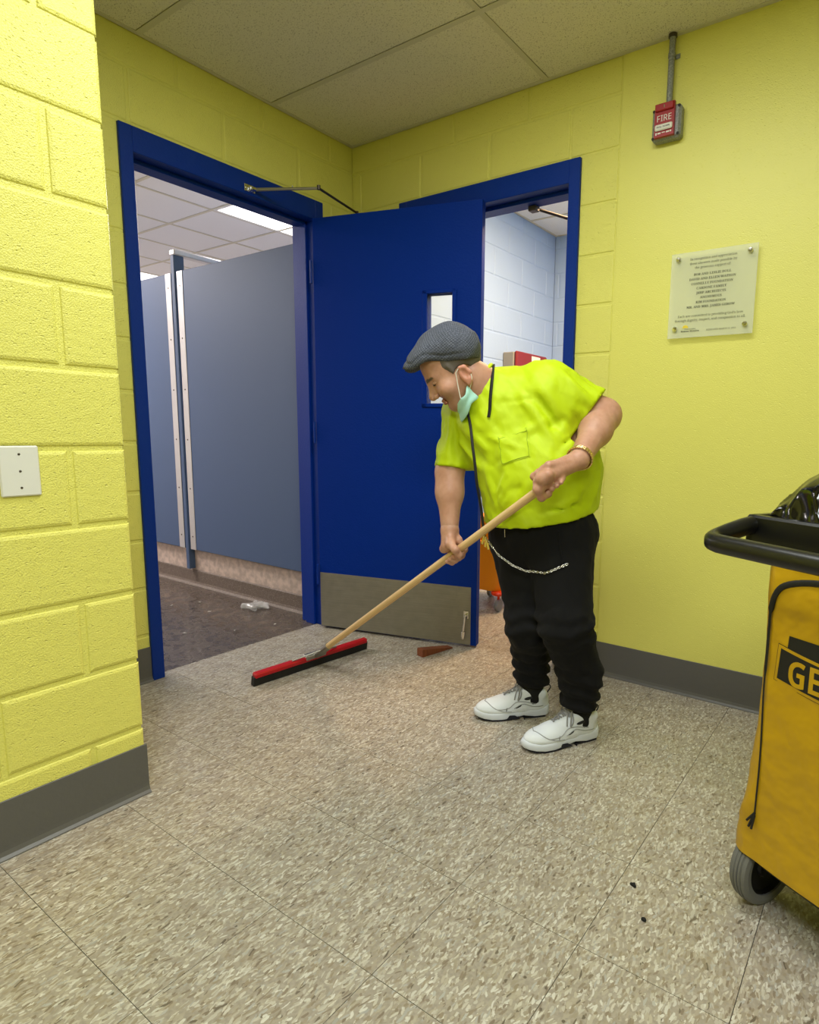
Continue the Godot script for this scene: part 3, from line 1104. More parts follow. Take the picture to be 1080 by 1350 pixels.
# ------------------------------------------------------------------ doors
func door_frame(called: String, o: Vector3, u: Vector3, nn: Vector3, w0: float, w1: float) -> void:
	# hollow metal frame: two jambs and a head with a stop; u along the wall, nn out of it
	var xf := Transform3D(Basis(u, Vector3.UP, nn), o)
	var root := Node3D.new()
	root.name = called
	add_child(root)
	root.set_meta("kind", "structure")
	var f := 0.051
	var hd := 0.094
	var top := 2.120
	var deep := -0.168
	var out := 0.012
	for s in 2:
		var a := w0 - f if s == 0 else w1
		var b := MB.new()
		b.box(Vector3(a, 0, deep), Vector3(a + f, top + hd, out), 0.002, xf)
		part("jamb", b.mesh(), M.frame_blue, root)
		b = MB.new()
		var c := w0 if s == 0 else w1 - 0.016
		b.box(Vector3(c, 0, -0.120), Vector3(c + 0.016, top, -0.050), 0.002, xf)
		part("stop", b.mesh(), M.frame_blue, root)
	var b2 := MB.new()
	b2.box(Vector3(w0 - 0.001, top, deep), Vector3(w1 + 0.001, top + hd, out), 0.002, xf)
	part("head", b2.mesh(), M.frame_blue, root)
	b2 = MB.new()
	b2.box(Vector3(w0, top - 0.016, -0.120), Vector3(w1, top, -0.050), 0.002, xf)
	part("stop", b2.mesh(), M.frame_blue, root)

func door_leaf(called: String, at: Vector3, turn: float, window: bool) -> Node3D:
	var root := Node3D.new()
	root.name = called
	add_child(root)
	root.position = at
	root.rotation.y = turn
	root.set_meta("kind", "structure")
	var W := 0.900
	var th := 0.044
	var b := MB.new()
	if window:
		var wx0 := 0.610
		var wx1 := 0.768
		var wy0 := 1.195
		var wy1 := 1.728
		b.box(Vector3(0, 0.012, -th), Vector3(wx0, 2.116, 0), 0.0015)
		b.box(Vector3(wx1, 0.012, -th), Vector3(W, 2.116, 0), 0.0015)
		b.box(Vector3(wx0 - 0.002, 0.012, -th), Vector3(wx1 + 0.002, wy0, 0))
		b.box(Vector3(wx0 - 0.002, wy1, -th), Vector3(wx1 + 0.002, 2.116, 0))
		part("leaf", b.mesh(), M.door_blue, root)
		b = MB.new()
		for s in [0.004, -th - 0.004]:
			var za: float = minf(s, s * 0.0 - (th if s < 0 else 0.0)) - 0.004
			var zb: float = za + 0.012
			b.box(Vector3(wx0 - 0.006, wy0 - 0.006, za), Vector3(wx0 + 0.019, wy1 + 0.006, zb), 0.003)
			b.box(Vector3(wx1 - 0.010, wy0 - 0.006, za), Vector3(wx1 + 0.012, wy1 + 0.006, zb), 0.003)
			b.box(Vector3(wx0 - 0.006, wy0 - 0.006, za), Vector3(wx1 + 0.006, wy0 + 0.013, zb), 0.003)
			b.box(Vector3(wx0 - 0.006, wy1 - 0.010, za), Vector3(wx1 + 0.006, wy1 + 0.006, zb), 0.003)
		var fr := part("window_frame", b.mesh(), M.door_blue, root)
		b = MB.new()
		b.box(Vector3(wx0 + 0.004, wy0 + 0.004, -0.025), Vector3(wx1 - 0.004, wy1 - 0.004, -0.019))
		part("pane", b.mesh(), M.glass, fr)
		b = MB.new()
		b.box(Vector3(0.004, 0.014, 0.0), Vector3(0.871, 0.311, 0.0016), 0.0006)
		var kp := part("kick_plate", b.mesh(), M.kick_steel, root)
		kp.set_meta("label", "dull brushed steel kick plate")
		# kick-down holder
		b = MB.new()
		b.box(Vector3(0.834, 0.150, 0.0016), Vector3(0.862, 0.190, 0.007), 0.002)
		b.tube(PackedVector3Array([Vector3(0.848, 0.17, 0.006), Vector3(0.848, 0.17, 0.022)]), 0.007, 10)
		b.tube(PackedVector3Array([Vector3(0.849, 0.175, 0.018), Vector3(0.845, 0.13, 0.022), Vector3(0.840, 0.085, 0.022)]), 0.0055, 8)
		b.tube(PackedVector3Array([Vector3(0.840, 0.088, 0.022), Vector3(0.838, 0.062, 0.022)]), 0.0105, 12)
		b.tube(PackedVector3Array([Vector3(0.838, 0.062, 0.022), Vector3(0.838, 0.050, 0.022)]), 0.007, 10)
		part("kick_down_holder", b.mesh(), M.chrome, root)
	else:
		b.box(Vector3(0, 0.012, -th), Vector3(W, 2.116, 0), 0.0015)
		part("leaf", b.mesh(), M.door_blue, root)
	for y in [0.30, 1.06, 1.86]:
		b = MB.new()
		b.tube(PackedVector3Array([Vector3(-0.008, y - 0.055, 0.006), Vector3(-0.008, y + 0.055, 0.006)]), 0.0065, 10)
		part("hinge", b.mesh(), M.frame_blue, root)
	return root

func build_doors() -> void:
	door_frame("trim_1", Vector3(0, 0, 0), Vector3.BACK, Vector3.RIGHT, 0.272, 1.171)
	door_frame("trim_2", Vector3(0, 0, 0), Vector3.RIGHT, Vector3.BACK, 0.389, 1.289)
	var d := door_leaf("door_1", Vector3(0.022, 0, 0.304), 0.2652, true)
	# closer: body on the far face, arms over the top of the leaf to the frame head
	var inv := d.transform.affine_inverse()
	var shoe := Vector3(0.030, 2.147, 0.632)
	var elbow := Vector3(0.262, 2.158, 0.470)
	var pivot := Vector3(0.196, 2.150, 0.165)
	var b := MB.new()
	var pv := inv * pivot
	b.box(Vector3(pv.x - 0.09, 2.055, -0.15), Vector3(pv.x + 0.17, 2.112, -0.046), 0.006)
	part("closer_body", b.mesh(), M.dark_steel, d)
	b = MB.new()
	b.tube(PackedVector3Array([pv + Vector3(0, -0.05, 0), pv + Vector3(0, 0.008, 0)]), 0.008, 10)
	b.tube(PackedVector3Array([pv, inv * elbow]), 0.0068, 10, true, 0.75)
	b.tube(PackedVector3Array([inv * elbow + Vector3(0, -0.006, 0), inv * elbow + Vector3(0, 0.012, 0)]), 0.0085, 10)
	var ca := part("closer_arm", b.mesh(), M.dark_steel, d)
	b = MB.new()
	b.tube(PackedVector3Array([inv * elbow, inv * elbow.lerp(shoe, 0.45), inv * shoe]), PackedFloat32Array([0.0058, 0.0062, 0.008]), 10)
	b.tube(PackedVector3Array([inv * elbow.lerp(shoe, 0.42) + Vector3(0, 0.004, 0), inv * elbow.lerp(shoe, 0.42) + Vector3(0, 0.013, 0)]), 0.003, 8)
	part("forearm", b.mesh(), M.steel, ca)
	b = MB.new()
	var sh := inv * Vector3(0.012, 2.147, 0.655)
	var along := (inv.basis * Vector3.BACK).normalized()
	var outw := (inv.basis * Vector3.RIGHT).normalized()
	b.box(Vector3(-0.028, -0.016, 0.0), Vector3(0.028, 0.016, 0.005), 0.002, Transform3D(Basis(along, Vector3.UP, outw), sh))
	b.box(Vector3(-0.024, -0.009, 0.005), Vector3(0.004, 0.009, 0.024), 0.004, Transform3D(Basis(along, Vector3.UP, outw), sh))
	for k in [-0.018, 0.018]:
		b.tube(PackedVector3Array([sh + along * k, sh + along * k + outw * 0.008]), 0.005, 8)
	part("closer_shoe", b.mesh(), M.chrome, ca)
	# storeroom door, swung right back into the storeroom
	var d2 := door_leaf("door_2", Vector3(1.284, 0, -0.225), 1.50, false)
	b = MB.new()
	var i2 := d2.transform.affine_inverse()
	b.tube(PackedVector3Array([i2 * Vector3(1.055, 2.098, -0.11), i2 * Vector3(1.185, 2.088, -0.42), i2 * Vector3(1.290, 2.088, -0.62)]), 0.0075, 8)
	b.tube(PackedVector3Array([i2 * Vector3(1.155, 2.083, -0.345), i2 * Vector3(1.155, 2.105, -0.345)]), 0.011, 8)
	b.box(Vector3(-0.02, -0.012, -0.02), Vector3(0.02, 0.012, 0.02), 0.003, Transform3D(i2.basis, i2 * Vector3(1.055, 2.094, -0.11)))
	part("closer_arm", b.mesh(), M.dark_steel, d2)

# ------------------------------------------------------------------ things on the walls
func words(txt: String, size: float, font_name: String, bold := false, italic := false, depth := 0.0004) -> TextMesh:
	var t := TextMesh.new()
	t.text = txt
	var f := SystemFont.new()
	f.font_names = PackedStringArray([font_name])
	f.font_weight = 700 if bold else 400
	f.font_italic = italic
	t.font = f
	t.font_size = 24
	t.pixel_size = size / 24.0
	t.depth = depth
	t.curve_step = 1.5
	return t

func build_wall_things() -> void:
	# manual fire alarm station with its conduit
	var t := thing("fire_alarm", "red manual fire alarm pull station on a grey box high on the wall", "fire alarm", Vector3(1.705, 2.243, 0))
	var b := MB.new()
	b.box(Vector3(-0.055, -0.060, 0), Vector3(0.055, 0.056, 0.044), 0.009)
	part("back_box", b.mesh(), M.galvanised, t)
	b = MB.new()
	b.prism(PackedVector2Array([Vector2(-0.040, -0.054), Vector2(0.034, -0.054), Vector2(0.034, 0.062), Vector2(-0.040, 0.062)]), 0.014, Transform3D(Basis.IDENTITY, Vector3(0, 0, 0.044)))
	b.box(Vector3(-0.038, 0.034, 0.058), Vector3(0.032, 0.060, 0.066), 0.003)
	var fp := part("face_plate", b.mesh(), M.alarm_red, t)
	b = MB.new()
	b.box(Vector3(-0.036, -0.034, 0.058), Vector3(0.030, -0.012, 0.066), 0.004)
	part("pull_handle", b.mesh(), M.alarm_white, fp)
	b = MB.new()
	for k in 3:
		b.box(Vector3(-0.026 + k * 0.016, -0.044 + (k % 2) * 0.002, 0.058), Vector3(-0.014 + k * 0.016, -0.039, 0.0588))
	b.box(Vector3(-0.034, -0.047, 0.058), Vector3(-0.029, -0.038, 0.0588))
	b.box(Vector3(0.020, -0.044, 0.058), Vector3(0.026, -0.038, 0.0588))
	part("white_print", b.mesh(), M.alarm_white, fp)
	var tm := part("lettering", words("FIRE", 0.030, "Droid Sans"), M.alarm_white, fp)
	tm.position = Vector3(-0.003, 0.010, 0.0585)
	tm = part("lettering", words("PULL DOWN", 0.0085, "Droid Sans", true), M.print_black, fp)
	tm.position = Vector3(-0.003, -0.023, 0.0662)
	b = MB.new()
	b.box(Vector3(-0.004, 0.042, 0.066), Vector3(-0.001, 0.052, 0.0675))
	part("key_slot", b.mesh(), M.chrome, fp)
	for q in [[-0.048, 0.046], [0.047, 0.046], [-0.048, -0.050], [0.046, -0.050]]:
		b = MB.new()
		b.lathe([Vector2(0, 0.0035), Vector2(0.005, 0.002), Vector2(0.0055, 0)], 10, Transform3D(Basis(Vector3.RIGHT, PI / 2), Vector3(q[0], q[1], 0.044)))
		part("screw", b.mesh(), M.hub_black, t)
	t = thing("conduit", "grey metal surface conduit running up from the fire alarm to the ceiling", "conduit", Vector3(1.705, 2.299, 0.020))
	b = MB.new()
	b.tube(PackedVector3Array([Vector3(0, 0.0, 0), Vector3(0, 0.255, 0)]), 0.0115, 14)
	part("pipe", b.mesh(), M.galvanised, t)
	b = MB.new()
	b.tube(PackedVector3Array([Vector3(0, 0.175, 0), Vector3(0, 0.190, 0)]), 0.0135, 14)
	b.box(Vector3(0.008, 0.174, -0.019), Vector3(0.026, 0.191, -0.016), 0.001)
	part("strap", b.mesh(), M.galvanised, t)
	b = MB.new()
	b.tube(PackedVector3Array([Vector3(0, 0.244, 0), Vector3(0, 0.2545, 0)]), 0.016, 14)
	part("escutcheon", b.mesh(), M.dark_steel, t)
	# donor plaque on stand-offs
	t = thing("plaque", "clear acrylic dedication plaque with black lettering on four steel stand-offs", "plaque", Vector3(1.907, 1.606, 0.0))
	b = MB.new()
	b.box(Vector3(-0.156, -0.158, 0.019), Vector3(0.156, 0.158, 0.025), 0.0008)
	part("acrylic_sheet", b.mesh(), M.acrylic, t)
	for q in [[-0.128, 0.134], [0.130, 0.134], [-0.128, -0.124], [0.128, -0.124]]:
		b = MB.new()
		b.lathe([Vector2(0.007, -0.019), Vector2(0.007, 0.006), Vector2(0.0095, 0.006), Vector2(0.0095, 0.012), Vector2(0.0080, 0.0145), Vector2(0, 0.0150)], 18, Transform3D(Basis(Vector3.RIGHT, PI / 2), Vector3(q[0], q[1], 0.0195)))
		part("stand_off", b.mesh(), M.chrome, t)
	var lines := [
		["In recognition and appreciation", 0.0112, 0.130, false, true, 0.0], ["these showers made possible by", 0.0112, 0.114, false, true, 0.0], ["the generous support of:", 0.0112, 0.098, false, true, 0.0],
		["BOB AND LESLIE DOLL", 0.0116, 0.073, true, false, 0.0], ["DAVID AND ELLEN WATSON", 0.0116, 0.056, true, false, 0.0], ["CONNELLY FOUNDATION", 0.0116, 0.039, true, false, 0.0],
		["CARDONE FAMILY", 0.0116, 0.022, true, false, 0.0], ["JKRP ARCHITECTS", 0.0116, 0.005, true, false, 0.0], ["ANONYMOUS", 0.0116, -0.012, true, false, 0.0],
		["KIM FOUNDATION", 0.0116, -0.029, true, false, 0.0], ["MR. AND MRS. JAMES GEROW", 0.0116, -0.046, true, false, 0.0],
		["Each are committed to providing God's love", 0.0115, -0.078, false, true, 0.0], ["through dignity, respect, and compassion to all.", 0.0115, -0.094, false, true, 0.0],
		["Rescue Mission", 0.0090, -0.134, true, false, -0.070], ["Sunday Breakfast", 0.0050, -0.1265, false, false, -0.070], ["DEDICATED MARCH 11, 2011", 0.0078, -0.134, false, false, 0.045]]
	for q in lines:
		tm = part("lettering", words(q[0], q[1], "Droid Serif", q[3], q[4]), M.print_black, t)
		tm.position = Vector3(q[5], q[2], 0.0255)
	b = MB.new()
	var sun := PackedVector2Array()
	for k in 17:
		sun.append(Vector2(cos(PI * k / 16.0), sin(PI * k / 16.0)) * 0.011)
	b.prism(sun, 0.0004, Transform3D(Basis.IDENTITY, Vector3(-0.088, -0.122, 0.0252)))
	part("sun_emblem", b.mesh(), M.print_sun, t)
	# blank switch plate
	t = thing("switch_plate", "white blank switch plate on the near yellow block wall", "switch plate", Vector3(0.797, 0.963, 1.910))
	b = MB.new()
	b.box(Vector3(0, -0.061, -0.042), Vector3(0.007, 0.061, 0.042), 0.0035)
	part("plate", b.mesh(), M.switch_white, t)
	for y in [-0.040, 0.0, 0.041]:
		b = MB.new()
		b.lathe([Vector2(0, 0.0018), Vector2(0.0022, 0.0012), Vector2(0.0030, 0)], 10, Transform3D(Basis(Vector3.FORWARD, PI / 2), Vector3(0.007, y, 0.0)))
		part("screw", b.mesh(), M.dark_steel, t)

# ------------------------------------------------------------------ tools and cart
func build_squeegee() -> void:
	var e0 := Vector3(0.397, 0, 1.01)
	var e1 := Vector3(0.452, 0, 0.397)
	var mid := (e0 + e1) * 0.5
	var t := thing("squeegee", "red floor squeegee with black rubber blade and long wooden handle held by the man", "squeegee", mid)
	var ax := (e1 - e0).normalized()
	var outw := Vector3.UP.cross(ax).normalized()
	var L := e0.distance_to(e1) * 0.5
	var lean := Basis(ax, 0.16)
	var xf := Transform3D(lean * Basis(outw, Vector3.UP, ax), Vector3.ZERO)
	var b := MB.new()
	b.box(Vector3(-0.011, 0.002, -L), Vector3(0.013, 0.044, L), 0.002, xf)
	part("rubber_blade", b.mesh(), M.rubber_black, t)
	b = MB.new()
	b.box(Vector3(-0.014, 0.036, -L + 0.004), Vector3(0.0155, 0.060, L - 0.004), 0.005, xf)
	part("head_channel", b.mesh(), M.squeegee_red, t)
	var tip := Vector3(1.6755, 0.9327, 0.8122) - mid
	var foot := Vector3(0.445, 0.058, 0.702) - mid
	var d := (tip - foot).normalized()
	b = MB.new()
	b.tube(PackedVector3Array([foot, foot + d * 0.11]), PackedFloat32Array([0.016, 0.0175]), 14)
	b.box(Vector3(-0.017, 0.045, -0.055), Vector3(0.017, 0.068, 0.055), 0.004, xf)
	var so := part("socket", b.mesh(), M.steel, t)
	for s in [-0.12, 0.12]:
		b = MB.new()
		b.tube(PackedVector3Array([foot + d * 0.07, xf * Vector3(0, 0.062, s)]), 0.004, 8)
		part("brace", b.mesh(), M.steel, so)
	b = MB.new()
	var path := PackedVector3Array()
	for k in 9:
		path.append((foot + d * 0.03).lerp(tip, k / 8.0))
	b.tube(path, 0.0138, 18)
	part("handle", b.mesh(), M.broom_wood, t)

func build_wedge() -> void:
	var t := thing("door_wedge", "brown wooden door wedge lying on the floor in front of the blue door", "door wedge", Vector3(0.758, 0, 0.225))
	t.rotation.y = -0.20
	var b := MB.new()
	b.prism(PackedVector2Array([Vector2(-0.095, 0.001), Vector2(0.098, 0.001), Vector2(0.098, 0.036), Vector2(0.090, 0.038), Vector2(-0.095, 0.006)]), 0.042, Transform3D(Basis(Vector3.BACK, Vector3.UP, Vector3.LEFT), Vector3(0.021, 0, 0)))
	part("wedge_body", b.mesh(), M.wedge_wood, t)

func build_debris() -> void:
	for q in [[2.120, 1.189, 0.010, "black scrap of debris on the floor, larger of two by the cart"], [2.177, 1.279, 0.006, "tiny black scrap of debris on the floor, smaller of two by the cart"]]:
		var f := Field.new()
		f.k = 0.004
		var r: float = q[2]
		f.cap(Vector3(-r * 0.6, 0.003, 0), Vector3(r * 0.5, 0.004, r * 0.4), 0.0035)
		f.cap(Vector3(0, 0.003, -r * 0.5), Vector3(r * 0.2, 0.006, r * 0.2), 0.003)
		var b := MB.new()
		f.net(b, 0.002, Transform3D(Basis.IDENTITY, Vector3(q[0], 0, q[1])))
		single("debris_scrap", b.mesh(), M.debris, q[3], "debris")

func build_cart() -> void:
	# local axes: x along the handle bar (away to the right), z out towards the one who pushes, origin under the bag's front corner
	var o := Vector3(2.325, 0, 1.11)
	var t := thing("janitor_cart", "yellow vinyl bag janitor cart with black handle frame and grey wheels", "janitor cart", o)
	t.basis = Basis(Vector3(0.88, 0, 0.475), Vector3.UP, Vector3(-0.475, 0, 0.88))
	var W := 0.47
	var D := 0.34
	var rng := RandomNumberGenerator.new()
	rng.seed = 14
	var nz := FastNoiseLite.new()
	nz.seed = 3
	nz.frequency = 5.0
	# bag: loft of rounded rectangles
	var rows := []
	var NR := 40
	for i in NR + 1:
		var s := float(i) / NR
		var y := lerpf(0.150, 0.862, s)
		var low := pow(1.0 - s, 2.0)
		var left := 0.012 + 0.012 * sin(s * PI) - 0.020 * low + 0.004 * smoothstep(0.85, 1.0, s)
		var x0 := left
		var x1 := W - left
		var z1 := -0.002 + 0.010 * sin(s * PI * 0.9) + 0.012 * low
		var z0 := -D
		var r := 0.036
		var ring := []
		var corners := [[Vector2(x1 - r, z1 - r), 0.0], [Vector2(x0 + r, z1 - r), PI / 2], [Vector2(x0 + r, z0 + r), PI], [Vector2(x1 - r, z0 + r), PI * 1.5]]
		for c in corners.size():
			var cc: Vector2 = corners[c][0]
			var a0: float = corners[c][1]
			for k in 9:
				var an := a0 + PI / 2 * k / 8.0
				ring.append(Vector2(cc.x + cos(an) * r, cc.y + sin(an) * r))
			var nxt: Vector2 = corners[(c + 1) % 4][0] + Vector2(cos(corners[(c + 1) % 4][1]), sin(corners[(c + 1) % 4][1])) * r
			var lastp: Vector2 = ring[ring.size() - 1]
			for k in 14:
				ring.append(lastp.lerp(nxt, (k + 1) / 15.0))
		var pts := []
		for p in ring:
			var q := Vector3(p.x, y, p.y)
			var w := nz.get_noise_3d(q.x * 0.7, q.y * 0.35, q.z * 0.7) * 0.010 + nz.get_noise_3d(q.x * 3.0, q.y * 1.2, q.z * 3.0 + 9) * 0.0035
			w += 0.005 * exp(-pow((q.x - 0.04 - 0.35 * (q.y - 0.30)) / 0.012, 2.0)) * smoothstep(0.45, 0.30, q.y)
			w += 0.004 * exp(-pow((q.y - 0.27 - 0.9 * (q.x - 0.04)) / 0.010, 2.0)) * smoothstep(0.16, 0.06, q.x)
			var out2 := Vector3(p.x - W * 0.5, 0, p.y + D * 0.5).normalized()
			pts.append(q + out2 * w)
		rows.append(pts)
	var b := MB.new()
	b.grid(rows, true)
	# bottom
	var cen := Vector3(W * 0.5, 0.150, -D * 0.5)
	var first: Array = rows[0]
	for k in first.size():
		b.tri3(first[k], first[(k + 1) % first.size()], cen, Vector3.DOWN)
	var bag := part("vinyl_bag", b.mesh(), M.bag_yellow, t)
	var zf := func(x: float, y: float) -> float:
		# depth of the bag's front face at (x, y)
		var best := -1.0
		for r in rows:
			if absf(r[0].y - y) < 0.010:
				for p in r:
					if p.z > -0.06 and absf(p.x - x) < 0.02:
						best = maxf(best, p.z)
		return best if best > -0.5 else 0.0
	# zip: black binding arching over the front flap
	var zip := PackedVector3Array()
	for q in [[0.050, 0.262], [0.052, 0.305], [0.052, 0.36], [0.050, 0.417], [0.047, 0.49], [0.044, 0.554], [0.043, 0.621], [0.042, 0.68], [0.043, 0.719], [0.053, 0.757], [0.078, 0.778], [0.135, 0.792], [0.235, 0.798], [0.335, 0.792], [0.394, 0.778], [0.42, 0.757], [0.43, 0.719], [0.432, 0.621], [0.434, 0.417], [0.436, 0.236]]:
		zip.append(Vector3(q[0], q[1], zf.call(q[0], q[1]) + 0.0015))
	zip = smooth_path(zip, 4)
	var wid := PackedFloat32Array()
	for k in zip.size():
		wid.append(0.0022 if k < 22 else (0.0034 if k < 32 or k > 60 else 0.0066))
	b = MB.new()
	b.tube(zip, wid, 8, true, 0.45, Vector3(1, 0.2, 0))
	part("zip_binding", b.mesh(), M.bag_binding, bag)
	b = MB.new()
	for q in [[Vector3(0.050, 0.262, 0), Vector3(0.043, 0.228, 0.008)], [Vector3(0.050, 0.262, 0), Vector3(0.036, 0.238, 0.006)], [Vector3(0.050, 0.256, 0), Vector3(0.050, 0.226, 0.008)]]:
		var z: float = zf.call(0.05, 0.245) + 0.002
		b.tube(PackedVector3Array([q[0] + Vector3(0, 0, z), q[1] + Vector3(0, 0, z)]), 0.0026, 6)
	part("zip_pull", b.mesh(), M.bag_binding, bag)
	# printed badge: outlined banner with the maker's lettering, a black bar behind its upper edge
	var bz: float = zf.call(0.15, 0.60) + 0.002
	var bow := func(x: float) -> float: return -0.016 * (1.0 - pow((x - 0.235) / 0.165, 2.0))
	var banner := func(x0: float, x1: float, ya: float, yb: float) -> PackedVector2Array:
		var p := PackedVector2Array()
		for k in 13:
			var x := lerpf(x0, x1, k / 12.0)
			p.append(Vector2(x, yb + bow.call(x) + 0.016))
		for k in 13:
			var x := lerpf(x1, x0, k / 12.0)
			p.append(Vector2(x - (0.004 if k == 12 else 0.0), ya + bow.call(x)))
		return p
	b = MB.new()
	b.prism(PackedVector2Array([Vector2(0.088, 0.640), Vector2(0.380, 0.622), Vector2(0.380, 0.674), Vector2(0.090, 0.674)]), 0.0006, Transform3D(Basis.IDENTITY, Vector3(0, 0, bz)))
	part("badge_bar", b.mesh(), M.bag_binding, bag)
	b = MB.new()
	b.prism(banner.call(0.068, 0.402, 0.572, 0.636), 0.0005, Transform3D(Basis.IDENTITY, Vector3(0, 0, bz + 0.0007)))
	part("badge_outline", b.mesh(), M.bag_binding, bag)
	b = MB.new()
	b.prism(banner.call(0.0692, 0.4008, 0.5732, 0.6348), 0.0004, Transform3D(Basis.IDENTITY, Vector3(0, 0, bz + 0.0013)))
	part("badge_border", b.mesh(), M.bag_yellow, bag)
	b = MB.new()
	b.prism(banner.call(0.0755, 0.3945, 0.5795, 0.6285), 0.0004, Transform3D(Basis.IDENTITY, Vector3(0, 0, bz + 0.0018)))
	part("badge_panel", b.mesh(), M.bag_binding, bag)
	var tm := part("lettering", words("GENUINE", 0.066, "Droid Sans", true, false, 0.0006), M.bag_yellow, bag)
	tm.position = Vector3(0.228, 0.600, bz + 0.0025)
	tm.scale = Vector3(0.90, 1.15, 1.0)
	# black frame: rim round the bag and a handle bar standing out in front
	b = MB.new()
	var RH := 0.908
	for q in [[Vector3(-0.030, RH - 0.062, -0.012), Vector3(W + 0.03, RH, 0.012)], [Vector3(-0.030, RH - 0.062, -D - 0.03), Vector3(W + 0.03, RH, -D - 0.006)], [Vector3(-0.034, RH - 0.062, -D - 0.03), Vector3(-0.010, RH, 0.012)], [Vector3(W + 0.010, RH - 0.062, -D - 0.03), Vector3(W + 0.034, RH, 0.012)]]:
		b.box(q[0], q[1], 0.005)
	var rim := part("rim_frame", b.mesh(), M.cart_black, t)
	b = MB.new()
	var hp := PackedVector3Array()
	var left_arm := [Vector3(-0.018, RH - 0.020, -0.004), Vector3(-0.024, RH - 0.026, 0.030), Vector3(-0.032, RH - 0.037, 0.066), Vector3(-0.036, RH - 0.045, 0.090), Vector3(-0.033, RH - 0.049, 0.106), Vector3(-0.022, RH - 0.051, 0.118), Vector3(-0.005, RH - 0.052, 0.123), Vector3(0.03, RH - 0.052, 0.124)]
	for p in left_arm:
		hp.append(p)
	hp.append(Vector3(W * 0.5, RH - 0.052, 0.126))
	for k in left_arm.size():
		var p: Vector3 = left_arm[left_arm.size() - 1 - k]
		hp.append(Vector3(W - p.x, p.y, p.z))
	b.tube(hp, 0.0195, 18, true)
	part("handle_bar", b.mesh(), M.cart_black, rim)
	# bin liner gathered over the rim
	var f := Field.new()
	f.k = 0.045
	f.cap(Vector3(0.05, RH - 0.03, -0.05), Vector3(0.42, RH - 0.03, -0.05), 0.035)
	f.cap(Vector3(0.05, RH - 0.03, -0.29), Vector3(0.42, RH - 0.03, -0.29), 0.035)
	f.cap(Vector3(0.03, RH - 0.004, -0.08), Vector3(0.12, RH + 0.060, -0.10), 0.030, 0.05)
	f.cap(Vector3(0.12, RH + 0.060, -0.10), Vector3(0.36, RH + 0.085, -0.17), 0.056, 0.065)
	f.slack = 0.02
	var bn := FastNoiseLite.new()
	bn.seed = 6
	bn.frequency = 5.5
	bn.fractal_octaves = 2
	bn.fractal_type = FastNoiseLite.FRACTAL_RIDGED
	f.bend = func(p: Vector3, d: float) -> float:
		return d - bn.get_noise_3d(p.x, p.y * 0.6, p.z) * 0.024
	b = MB.new()
	f.net(b, 0.006)
	var ln := part("bin_liner", b.mesh(), M.liner_black, t)
	ln.set_meta("label", "shiny black plastic bin liner")
	# base, axle, wheels
	b = MB.new()
	b.box(Vector3(0.03, 0.115, -0.62), Vector3(W - 0.03, 0.150, -0.02), 0.008)
	b.box(Vector3(0.04, 0.150, -0.60), Vector3(W - 0.04, 0.80, -0.40), 0.012)
	part("platform", b.mesh(), M.cart_black, t)
	b = MB.new()
	b.tube(PackedVector3Array([Vector3(0.01, 0.095, -0.075), Vector3(W - 0.01, 0.095, -0.075)]), 0.010, 10)
	part("axle", b.mesh(), M.steel, t)
	for x in [0.020, W - 0.020]:
		var wx := Transform3D(Basis(Vector3.FORWARD, -PI / 2 if x < 0.1 else PI / 2) * 0.95, Vector3(x, 0.0952, -0.075))
		b = MB.new()
		b.lathe([Vector2(0.072, -0.022), Vector2(0.084, -0.024), Vector2(0.095, -0.021), Vector2(0.0985, -0.015), Vector2(0.0965, -0.0105), Vector2(0.0995, -0.009), Vector2(0.0995, -0.005), Vector2(0.0970, -0.004), Vector2(0.0970, -0.002), Vector2(0.100, -0.001), Vector2(0.100, 0.004), Vector2(0.0970, 0.005), Vector2(0.0970, 0.0075), Vector2(0.0985, 0.0085), Vector2(0.0985, 0.015), Vector2(0.095, 0.021), Vector2(0.084, 0.024), Vector2(0.072, 0.022), Vector2(0.072, -0.022)], 48, wx)
		var wh := part("wheel", b.mesh(), M.tyre_grey, t)
		b = MB.new()
		b.lathe([Vector2(0, -0.016), Vector2(0.03, -0.016), Vector2(0.034, -0.008), Vector2(0.066, -0.008), Vector2(0.0725, -0.018), Vector2(0.0725, 0.018), Vector2(0.066, 0.008), Vector2(0.034, 0.008), Vector2(0.03, 0.016), Vector2(0, 0.016)], 32, wx)
		part("hub", b.mesh(), M.hub_black, wh)
	for x in [0.07, W - 0.07]:
		b = MB.new()
		b.lathe([Vector2(0, -0.014), Vector2(0.045, -0.014), Vector2(0.05, -0.008), Vector2(0.05, 0.008), Vector2(0.045, 0.014), Vector2(0, 0.014)], 24, Transform3D(Basis(Vector3.FORWARD, PI / 2), Vector3(x, 0.05, -0.56)))
		part("caster", b.mesh(), M.tyre_grey, t)

